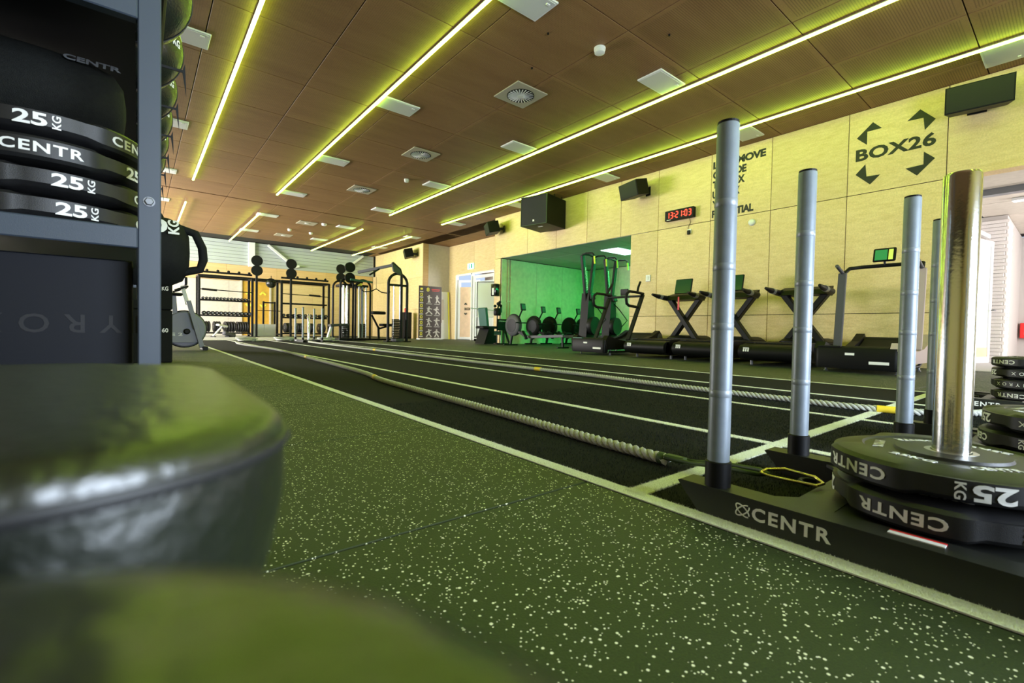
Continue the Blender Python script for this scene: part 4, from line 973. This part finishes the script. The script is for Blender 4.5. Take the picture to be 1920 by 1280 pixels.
# ================================================================ MACHINES AT THE RECESS
sb_ = thing('seated_station', 'black seated station with a green backrest pad beside the whiteboard', 'exercise bench', (8.55, 11.75, 0))
MB().prism([(-.36, .02), (.0, .02), (.02, .5), (-.18, .52)], 'y', -.25, .25).build('shroud', 'black_plastic', sb_)
MB().box((-.22, .0, .84), (.09, .42, .60), .02, RY(-8)).build('backrest', 'pad_green', sb_)
MB().rslab((-.02, 0, .52), .36, .22, .06, [(.01, -.03), (0, -.01), (0, .03), (.02, .05)], 5).build('seat', 'black_rubber', sb_, 40)
MB().box((.12, 0, .36), (.5, .3, .12), .01).build('frame', 'machine_grey', sb_)
MB().box((.05, 0, .17), (.3, .3, .25), .02).build('lower_body', 'black_plastic', sb_)
pb = MB().box((.36, -.26, .62), (.5, .05, .36), .012).build('front_panel', 'black_plastic', sb_)
tx = MB(); text_to(tx, 'TECHNOGYM', (.36, -.2855, .73), (1, 0, 0), (0, 0, 1), .3, .04); tx.build('lettering', 'white_print', pb)
for s, ch in ((-1, '('), (1, ')')): tx = MB(); text_to(tx, ch, (.36+s*.18, -.2855, .73), (1, 0, 0), (0, 0, 1), .02, .06); tx.build('bracket_mark', 'white_print', pb)
MB().bar((.5, -.1, .44), (.5, -.1, .03), .07, .05, (0, 1, 0)).build('leg', 'machine_grey', sb_); MB().bar((.5, -.1, .6), (.72, -.1, .05), .05, .05, (0, 1, 0)).build('brace', 'black_steel', sb_)
MB().box((.52, -.1, .02), (.5, .08, .04), .008).build('foot', 'black_steel', sb_)
hd = thing('adjustable_arm', 'black clamp head on a thin post beside the alcove pipes', 'arm stand', (9.05, 12.0, 0))
MB().cyl((0, 0, .02), (0, 0, 1.0), .02, 10).build('post', 'machine_grey', hd); MB().lathe([(.16, 0), (.16, .02), (.03, .04)], 20).build('foot', 'black_steel', hd)
MB().lathe([(.1, 0), (.12, .04), (.12, .2), (.09, .24)], 18, Matrix.Translation((0, 0, .92))).build('drum', 'black_plastic', hd, 40)
for x, z, r in ((-.11, 1.22, .05), (.02, 1.3, .06), (.12, 1.24, .05), (.08, 1.36, .045)): MB().ball((x, -.02, z), r, 12, 8).build('knob', 'black_rubber', hd, 60)
MB().bar((0, 0, 1.1), (.06, 0, 1.3), .03, .05).build('stem', 'black_steel', hd); MB().box((.14, -.03, 1.12), (.05, .02, .2), .004).build('tag', 'pad_green', hd)
bar_ = MB().cyl((-1.0, .05, 1.12), (-.1, .02, 1.08), .014, 8); bar_.build('side_bar', 'white_paint', hd)
wb = thing('whiteboard', 'large white board on a thin stand in front of the double door', 'whiteboard', (9.95, 13.6, 0), R_(-52))
MB().box((0, 0, 1.55), (1.0, .03, 1.25), .006).build('board', 'board_white', wb)
fr = MB()
for s in (-1, 1): fr.box((s*.51, 0, 1.2), (.03, .04, 2.0), .004)
fr.box((0, 0, 2.19), (1.04, .04, .025), .004); fr.build('frame', 'machine_grey', wb)
for s in (-1, 1): MB().box((s*.51, 0, .18), (.05, .5, .05), .008).build('foot', 'black_steel', wb); MB().ball((s*.51, -.2, .08), .05, 10, 8).build('castor', 'black_plastic', wb); MB().ball((s*.51, .2, .08), .05, 10, 8).build('castor', 'black_plastic', wb)
MB().box((0, -.06, .92), (.98, .1, .02), .003).build('tray', 'white_paint', wb)
po = thing('poster_board', 'tall dark poster board with exercise pictures and yellow squares', 'poster', (9.66, 17.55, 0))
MB().box((0, 0, 1.15), (1.08, .03, 2.2), .004).build('board', 'poster_dark', po)
MB().box((0, 0, .02), (1.1, .3, .04), .005).build('foot', 'white_paint', po)
for k in range(9):
    z = 2.12-.235*k; MB().box((-.42, -.018, z), (.11, .006, .12 if k else .08), .001).build('square', 'yellow_print', po)
    MB().box((-.42, -.018, z-.115), (.16, .006, .05), .001).build('caption', 'poster_white', po)
    if k: MB().box((-.42, -.0225, z), (.045, .004, .05)).build('icon', 'poster_dark', po)
def figure(mb, x, z):
    mb.box((x, -.018, z+.11), (.05, .004, .05)); mb.bar((x, -.018, z+.08), (x+random.uniform(-.05, .05), -.018, z-.03), .004, .07)
    for s in (-1, 1):
        mb.bar((x, -.018, z+.07), (x+s*random.uniform(.06, .13), -.018, z+random.uniform(-.02, .12)), .004, .03)
        mb.bar((x, -.018, z-.03), (x+s*random.uniform(.03, .12), -.018, z-.15), .004, .04)
    mb.box((x, -.018, z-.19), (.2, .004, .02))
for r in range(4):
    for c in range(2): f_ = MB(); figure(f_, -.06+.38*c, 1.72-.48*r); f_.v = [(-.06+.38*c+(p[0]+.06-.38*c)*1.35, p[1], 1.72-.48*r+(p[2]-1.72+.48*r)*1.15) for p in f_.v]; f_.build('exercise_picture', 'poster_white', po)
hd_ = MB(); hd_.bar((-.18, -.018, 2.13), (-.12, -.018, 2.18), .004, .03); hd_.bar((-.06, -.018, 2.13), (-.12, -.018, 2.18), .004, .03); hd_.box((-.12, -.018, 2.1), (.12, .004, .03)); hd_.bar((-.18, -.018, 2.07), (-.12, -.018, 2.03), .004, .03); hd_.bar((-.06, -.018, 2.07), (-.12, -.018, 2.03), .004, .03)
hd_.build('emblem', 'yellow_print', po); MB().box((.25, -.018, 2.12), (.4, .004, .03)).box((.25, -.018, 2.06), (.34, .004, .02)).build('headline', 'red', po)
lb_ = thing('leaning_board', 'pale board with papers leaning on the wall right of the poster', 'board', (10.52, 17.9, 0))
MB().box((0, .06, 1.05), (.52, .025, 2.1), .003, RX(-4)).build('board', 'board_white', lb_); MB().box((.29, .03, 1.05), (.05, .04, 2.1), .003, RX(-4)).build('edge', 'yellow_print', lb_); MB().box((-.08, .02, 1.3), (.2, .006, .9), .001, RX(-4)).build('sheet', 'panel_cream', lb_); MB().box((-.12, .03, .95), (.1, .008, .45), .001, RX(-4)).build('print', 'pink_grey', lb_)
ts = thing('tower_speaker', 'black floor standing speaker left of the poster board', 'speaker', (9.15, 18.75, 0)); MB().box((0, 0, .58), (.36, .36, 1.14), .012).build('cabinet', 'black_plastic', ts); MB().box((0, -.182, .6), (.32, .012, 1.02), .004).build('grille', 'grille', ts)
MB().box((0, 0, .01), (.3, .3, .02)).build('foot', 'black_rubber', ts)
bt = thing('bottle', 'small red bottle standing on the black floor speaker', 'bottle', (9.1, 18.75, 1.15)); MB().lathe([(.035, 0), (.035, .15), (.015, .19)], 14).build('body', 'red', bt, 40); MB().lathe([(.017, .19), (.017, .23), (.012, .235)], 12).build('cap', 'white_paint', bt)

# ================================================================ CABLE STATIONS
def arch(mb, x0, x1, y, top, r):
    rr = (x1-x0)/2; xc = (x0+x1)/2
    mb.tube([(x0, y, .02), (x0, y, top-rr)]+arc((xc, y, top-rr), rr, 180, 0, 14)+[(x1, y, .02)], r, 10)
cs = thing('cable_tower', 'black arched cable tower with a lat pulldown arm, nearest the poster', 'cable machine', (6.67, 14.3, 0))
a = MB(); arch(a, -.33, .33, 0, 2.24, .045); a.build('arch_frame', 'black_steel', cs, 60)
MB().tube([(.1, -.05, .02), (.1, -.05, 2.2), (.04, -.05, 2.38), (-.2, -.05, 2.55), (-.24, -.05, 2.55)], .045, 10).build('front_post', 'black_steel', cs, 60)
MB().bar((-.3, 0, 1.86), (.3, 0, 1.86), .06, .07).build('crossbar', 'black_steel', cs)
for x in (-.33, .33): MB().box((x, 0, .015), (.2, .3, .03), .005).build('foot', 'black_steel', cs)
for k in range(12): MB().box((0, .06, .12+.055*k), (.3, .12, .05), .004).build('weight_plate', 'black_steel', cs)
for x in (-.11, .11): MB().cyl((x, .06, .1), (x, .06, 1.84), .016, 8).build('guide_rod', 'chrome', cs)
MB().box((0, .0, .06), (.3, .4, .1), .02).build('base_pad', 'machine_grey', cs)
arm = MB().prism([(-.26, 2.56), (-.2, 2.6), (.06, 2.4), (.1, 2.2), (.02, 2.2), (-.2, 2.3)], 'y', -.09, -.02).build('gusset', 'machine_grey', cs)
MB().bar((-.2, -.05, 2.5), (-1.0, .9, 2.27), .07, .09).build('lat_arm', 'machine_grey', cs)
MB().bar((-.5, .3, 2.39), (-.85, .3, 2.15), .04, .05).build('brace', 'black_steel', cs)
MB().cyl((-.62, .3, 2.1), (-.62, .3, 1.72), .006, 6).build('cable', 'black_steel', cs)
MB().tube([(-1.1, .3, 1.66), (-1.02, .3, 1.60), (-.8, .3, 1.62), (-.62, .3, 1.72), (-.44, .3, 1.62), (-.22, .3, 1.60), (-.14, .3, 1.66)], .018, 8).build('lat_bar', 'black_steel', cs, 60)
for k, (x, z) in enumerate(((-.86, 2.45), (-.86, 2.1))): MB().lathe([(.04, -.03), (.17, -.03), (.17, .03), (.04, .03)], 20, Matrix.Translation((x-.3, 1.2, z)) @ RX(90)).build('pulley_wheel', 'black_plastic', cs, 40)
MB().bar((-1.25, .9, 2.02), (-.5, .9, 1.98), .05, .06).build('cable_arm', 'pad_green', cs)
ms = thing('multi_station', 'four sided cable multi station with silver columns between the racks and arch', 'cable machine', (5.8, 16.1, 0))
for x0, x1, y in ((-.55, -.12, -.45), (-.02, .5, -.4), (-.5, .0, .45), (.05, .52, .45)):
    a = MB(); arch(a, x0, x1, y, 2.08, .035); a.build('arch_frame', 'black_steel', ms, 60)
for x, y, m in ((-.42, -.4, 'chrome'), (-.3, -.4, 'chrome'), (.12, -.36, 'white_paint'), (.24, -.36, 'zinc'), (.36, -.36, 'chrome'), (-.1, .3, 'chrome'), (-.22, .3, 'white_paint')): MB().cyl((x, y, .1), (x, y, 1.85), .03, 10).build('column', m, ms, 40)
for x, y in ((-.35, -.38), (.26, -.3), (-.16, .3)):
    for k in range(8): MB().box((x, y, .13+.06*k), (.26, .12, .054), .004).build('weight_plate', 'black_steel', ms)
MB().box((0, 0, .05), (1.1, .9, .06), .01).build('base_frame', 'black_steel', ms); MB().box((0, 0, 1.88), (.9, .7, .08), .01).build('top_frame', 'black_steel', ms)
MB().box((-.62, -.5, .52), (.6, .28, .08), .02, RY(-4)).build('bench_pad', 'machine_grey', ms); MB().bar((-.85, -.5, .48), (-.98, -.5, .03), .06, .12, (0, 1, 0)).build('bench_leg', 'white_paint', ms)
MB().tube([(-.02, -.45, 1.9), (.12, -.45, 2.0), (.2, -.45, 2.0)], .04, 8).build('pulley_arm', 'black_steel', ms); MB().box((.1, -.42, 1.92), (.16, .1, .1), .01).build('label_plate', 'yellow_print', ms)
pc = thing('curl_seat', 'black preacher curl seat between the multi station and the arched tower', 'exercise bench', (7.0, 16.6, 0))
MB().bar((0, 0, .03), (-.02, 0, .5), .07, .07).build('post', 'black_steel', pc); MB().bar((-.02, 0, .45), (-.28, 0, .92), .06, .06, (0, 1, 0)).build('arm', 'black_steel', pc)
MB().rslab((-.05, 0, 1.0), .26, .2, .08, [(.02, -.05), (0, -.02), (0, .03), (.03, .06)], 5).build('arm_pad', 'black_rubber', pc, 40); MB().rslab((.3, 0, .56), .24, .18, .06, [(.02, -.05), (0, -.02), (0, .03), (.03, .05)], 5).build('seat', 'black_rubber', pc, 40)
MB().bar((0, 0, .42), (.3, 0, .5), .06, .06).build('seat_arm', 'black_steel', pc); MB().box((0, 0, .03), (.8, .5, .05), .01).build('base', 'black_steel', pc)

# ================================================================ RIGS WITH DUMBBELLS AT THE BACK
def rig(label, x0, x1):
    t = thing('training_rig', label, 'rig', ((x0+x1)/2, 20.6, 0), 0, 'training rigs')
    w = (x1-x0)/2
    for x in (-w, w):
        for y in (0, .75):
            p = MB().box((x, y, 1.16), (.08, .08, 2.3), .005).build('upright', 'black_steel', t)
            if y == 0:
                hm = MB()
                for k in range(12): hm.box((x, -.041, .3+.16*k), (.024, .004, .024))
                hm.build('hole', 'joint_dark' if x < 0 else 'joint_dark', p)
            MB().box((x, y, .008), (.16, .16, .016), .003).build('foot', 'black_steel', t)
        MB().box((x, .375, 2.28), (.07, .7, .07), .005).build('side_beam', 'black_steel', t)
        MB().box((x, .375, .1), (.07, .7, .07), .005).build('side_beam', 'black_steel', t)
    for y, z in ((0, 2.28), (.75, 2.28), (.1, 2.42)): MB().box((0, y, z), (2*w, .07, .07), .005).build('top_beam', 'black_steel', t)
    for k in range(5): MB().ball((-w+.25+2*w*k/5, .1, 2.48), .05, 10, 8).build('grip_ball', 'black_rubber', t, 60)
    for z in (1.38, .80, .14):
        for y in (.12, .36): MB().box((0, y, z), (2*w-.08, .04, .06), .004, RX(0)).build('shelf_rail', 'black_steel', t)
    b = MB().cyl((-w, -.1, 1.76), (w, -.1, 1.72), .017, 10).build('barbell', 'black_steel', t)
    MB().cyl((-w+.08 if x0 < 3 else .1, -.1, 1.757), (-w+.55 if x0 < 3 else .55, -.1, 1.74), .04, 12).build('barbell_sleeve', 'black_rubber', b)
    return t
rig('black training rig with two dumbbell rows, behind the bike', 1.76, 3.50)
rig('black training rig behind the far sled, right of the ochre door', 4.55, 6.42)
def dumbbell(r, L):
    def M(x): return Matrix.Translation((0, x, 0)) @ RX(90)
    t = thing('dumbbell', 'x', 'dumbbell', (0, 0, -9))
    for s in (-1, 1): MB().lathe([(r*.7, -.04*L/.3), (r, -.025*L/.3), (r, .025*L/.3), (r*.7, .04*L/.3)], 12, M(s*L*.36)).build('head', 'black_rubber', t, 40)
    MB().cyl((0, -L*.3, 0), (0, L*.3, 0), .016, 8).build('handle', 'chrome', t)
    for s in (-1, 1): MB().lathe([(r*.45, 0), (r*.45, .004), (r*.3, .006)], 10, M(s*(L*.36+.04*L/.3)) if s > 0 else Matrix.Translation((0, -(L*.36+.04*L/.3), 0)) @ RX(90)).build('end_cap', 'grey_steel', t)
    return t
small = dumbbell(.045, .22); big = dumbbell(.066, .32)
def row(proto, xs, y, z, lab, grp):
    for k, x in enumerate(xs):
        o = proto if proto.location.z < -5 else dup(proto, (0, 0, 0)); o.location = (x, y, z); o['label'] = lab+', '+(ORD[k] if k < len(xs)-1 else 'rightmost'); o['group'] = grp
row(small, [1.90+.115*k for k in range(14)], 20.84, 1.456, 'small dumbbell on the upper shelf of the left rig', 'small dumbbells, left rig')
row(big, [1.93+.137*k for k in range(12)], 20.84, .897, 'large dumbbell on the lower shelf of the left rig', 'large dumbbells, left rig')
row(big, [4.66+.21*k for k in range(9)], 20.84, .897, 'large dumbbell on the shelf of the right rig', 'large dumbbells, right rig')
sp = thing('bumper_plate', 'x', 'weight plate', (0, 0, -9))
MB().lathe([(.03, -.03), (.19, -.03), (.205, -.02), (.205, .02), (.19, .03), (.03, .03)], 28, RY(90)).build('body', 'plate_rubber', sp, 40); MB().lathe([(.03, -.032), (.05, -.032), (.05, .032), (.03, .032)], 16, RY(90), None, False).build('hub', 'steel_insert', sp, 40)
def prow(xs, lab, grp, tilt=0):
    for k, x in enumerate(xs):
        o = sp if sp.location.z < -5 else dup(sp, (0, 0, 0)); o.location = (x, 20.84, .38); o['label'] = lab+', '+(ORD[k] if k < len(xs)-1 else 'rightmost'); o['group'] = grp; o.rotation_euler = (0, 0, R_(tilt))
prow([1.92, 2.0, 2.08], 'upright plate in the left group under the left rig', 'plates under left rig, left group', 6)
prow([2.26, 2.34, 2.42], 'upright plate behind the small bench under the left rig', 'plates under left rig, bench group', 6)
prow([2.62, 2.71, 2.80, 2.89], 'upright plate in the middle group under the left rig', 'plates under left rig, middle group', 12)
prow([3.02, 3.1, 3.18, 3.26, 3.34], 'upright plate in the right group under the left rig', 'plates under left rig, right group', 12)
prow([4.75, 4.83, 4.91, 5.2, 5.28, 5.36], 'upright plate under the right rig, left of the multi station', 'plates under right rig, left', 10)
prow([5.7, 5.78, 6.1, 6.18, 6.26], 'upright plate under the right rig, close to the multi station', 'plates under right rig, right', 10)
for k, (x, y, lb) in enumerate(((3.60, 20.35, 'pair of round black targets on a post at the left rig'), (4.84, 20.35, 'pair of round black targets on a post at the right rig'), (6.84, 20.4, 'pair of round black targets behind the multi station'))):
    t = thing('wall_ball_target', lb, 'target', (x, y, 0), 0, 'round targets')
    MB().box((0, 0, 1.3), (.075, .075, 2.6), .005).build('post', 'black_steel', t); MB().box((0, 0, .01), (.2, .2, .02)).build('foot', 'black_steel', t)
    for z in (2.58, 2.96): MB().lathe([(.12, 0), (.2, .004), (.205, .02), (.2, .036), (.05, .04)], 32, Matrix.Translation((0, -.04, z)) @ RX(90)).build('disc', 'black_rubber', t, 40)
t = thing('hanging_ball', 'single round black ball hanging between the two rigs', 'ball', (4.22, 20.9, 2.18)); MB().ball((0, 0, 0), .2, 20, 12).build('shell', 'ball_vinyl', t, 80); MB().cyl((0, 0, .18), (0, 0, .3), .012, 6).build('loop', 'black_fabric', t)
t = thing('beam_link', 'black beams joining the tops of the two rigs', 'beam', (4.02, 20.6, 2.28))
for y in (0, .35, .75): MB().box((0, y, 0), (.96, .06, .06), .004).build('beam', 'black_steel', t)
t = thing('low_cabinet', 'low white cabinet between the two rigs', 'cabinet', (4.09, 21.65, 0))
MB().box((0, 0, .26), (.86, .4, .5), .006).build('body', 'white_paint', t); MB().box((-.215, -.205, .26), (.41, .014, .44), .003).build('door', 'white_paint', t); MB().box((.215, -.205, .26), (.41, .014, .44), .003).build('door', 'white_paint', t)
t = thing('bench_rack', 'black squat stand behind the white cabinet', 'rack', (4.45, 22.4, 0))
for s in (-1, 1):
    MB().box((s*.22, 0, .75), (.07, .07, 1.5), .005).build('upright', 'black_steel', t); MB().box((s*.22, 0, .03), (.08, .6, .06), .005).build('foot', 'black_steel', t)
MB().cyl((-.45, 0, 1.1), (.45, 0, 1.1), .015, 8).build('bar', 'black_steel', t); MB().box((0, 0, 1.45), (.4, .05, .06), .005).build('crossbar', 'black_steel', t)
t = thing('small_bench', 'small pale adjustable bench on the floor before the left rig', 'bench', (2.4, 19.9, 0), R_(20))
MB().box((0, 0, .42), (.34, .22, .07), .02, RY(12)).build('seat', 'light_panel', t); MB().tube([(.0, 0, .38), (-.12, 0, .25), (-.3, 0, .03)], .03, 8).build('leg', 'white_paint', t, 60); MB().tube([(.0, 0, .38), (.12, 0, .2), (.16, 0, .05)], .03, 8).build('leg', 'machine_grey', t, 60); MB().box((.25, 0, .1), (.42, .2, .14), .03, RY(15)).build('backrest', 'machine_grey', t); MB().box((-.3, 0, .02), (.05, .3, .04)).build('foot', 'black_steel', t); MB().box((.2, 0, .02), (.06, .3, .04)).build('foot', 'black_steel', t)
def coil(label, loc, r0, turns, m, grp='coiled ropes'):
    t = thing('rope_coil', label, 'rope', loc, 0, grp); pts = []
    for k in range(turns*20):
        a = 2*pi*k/20; rr = r0*(.55+.45*((k*7) % 20)/20*.3+.2*math.sin(a*1.7)); pts.append((rr*math.cos(a)*1.25, rr*math.sin(a), .022+.03*(k/20) % .09))
    MB().tube(pts, .02, 7).build('coil', m, t, 60); MB().tube([(pts[-1][0], pts[-1][1], .02), (r0*1.3, r0*.6, .02), (r0*1.8, r0*.7, .02)], .02, 7).build('tail', m, t, 60); return t
coil('green lit rope heap at the far end of the nearest lane', (2.35, 14.6, 0), .25, 4, 'rope')
coil('pale rope heap left of the far sled', (3.45, 15.2, 0), .28, 4, 'rope')
coil('pale rope heap right of the far sled', (4.6, 15.0, 0), .25, 3, 'rope')
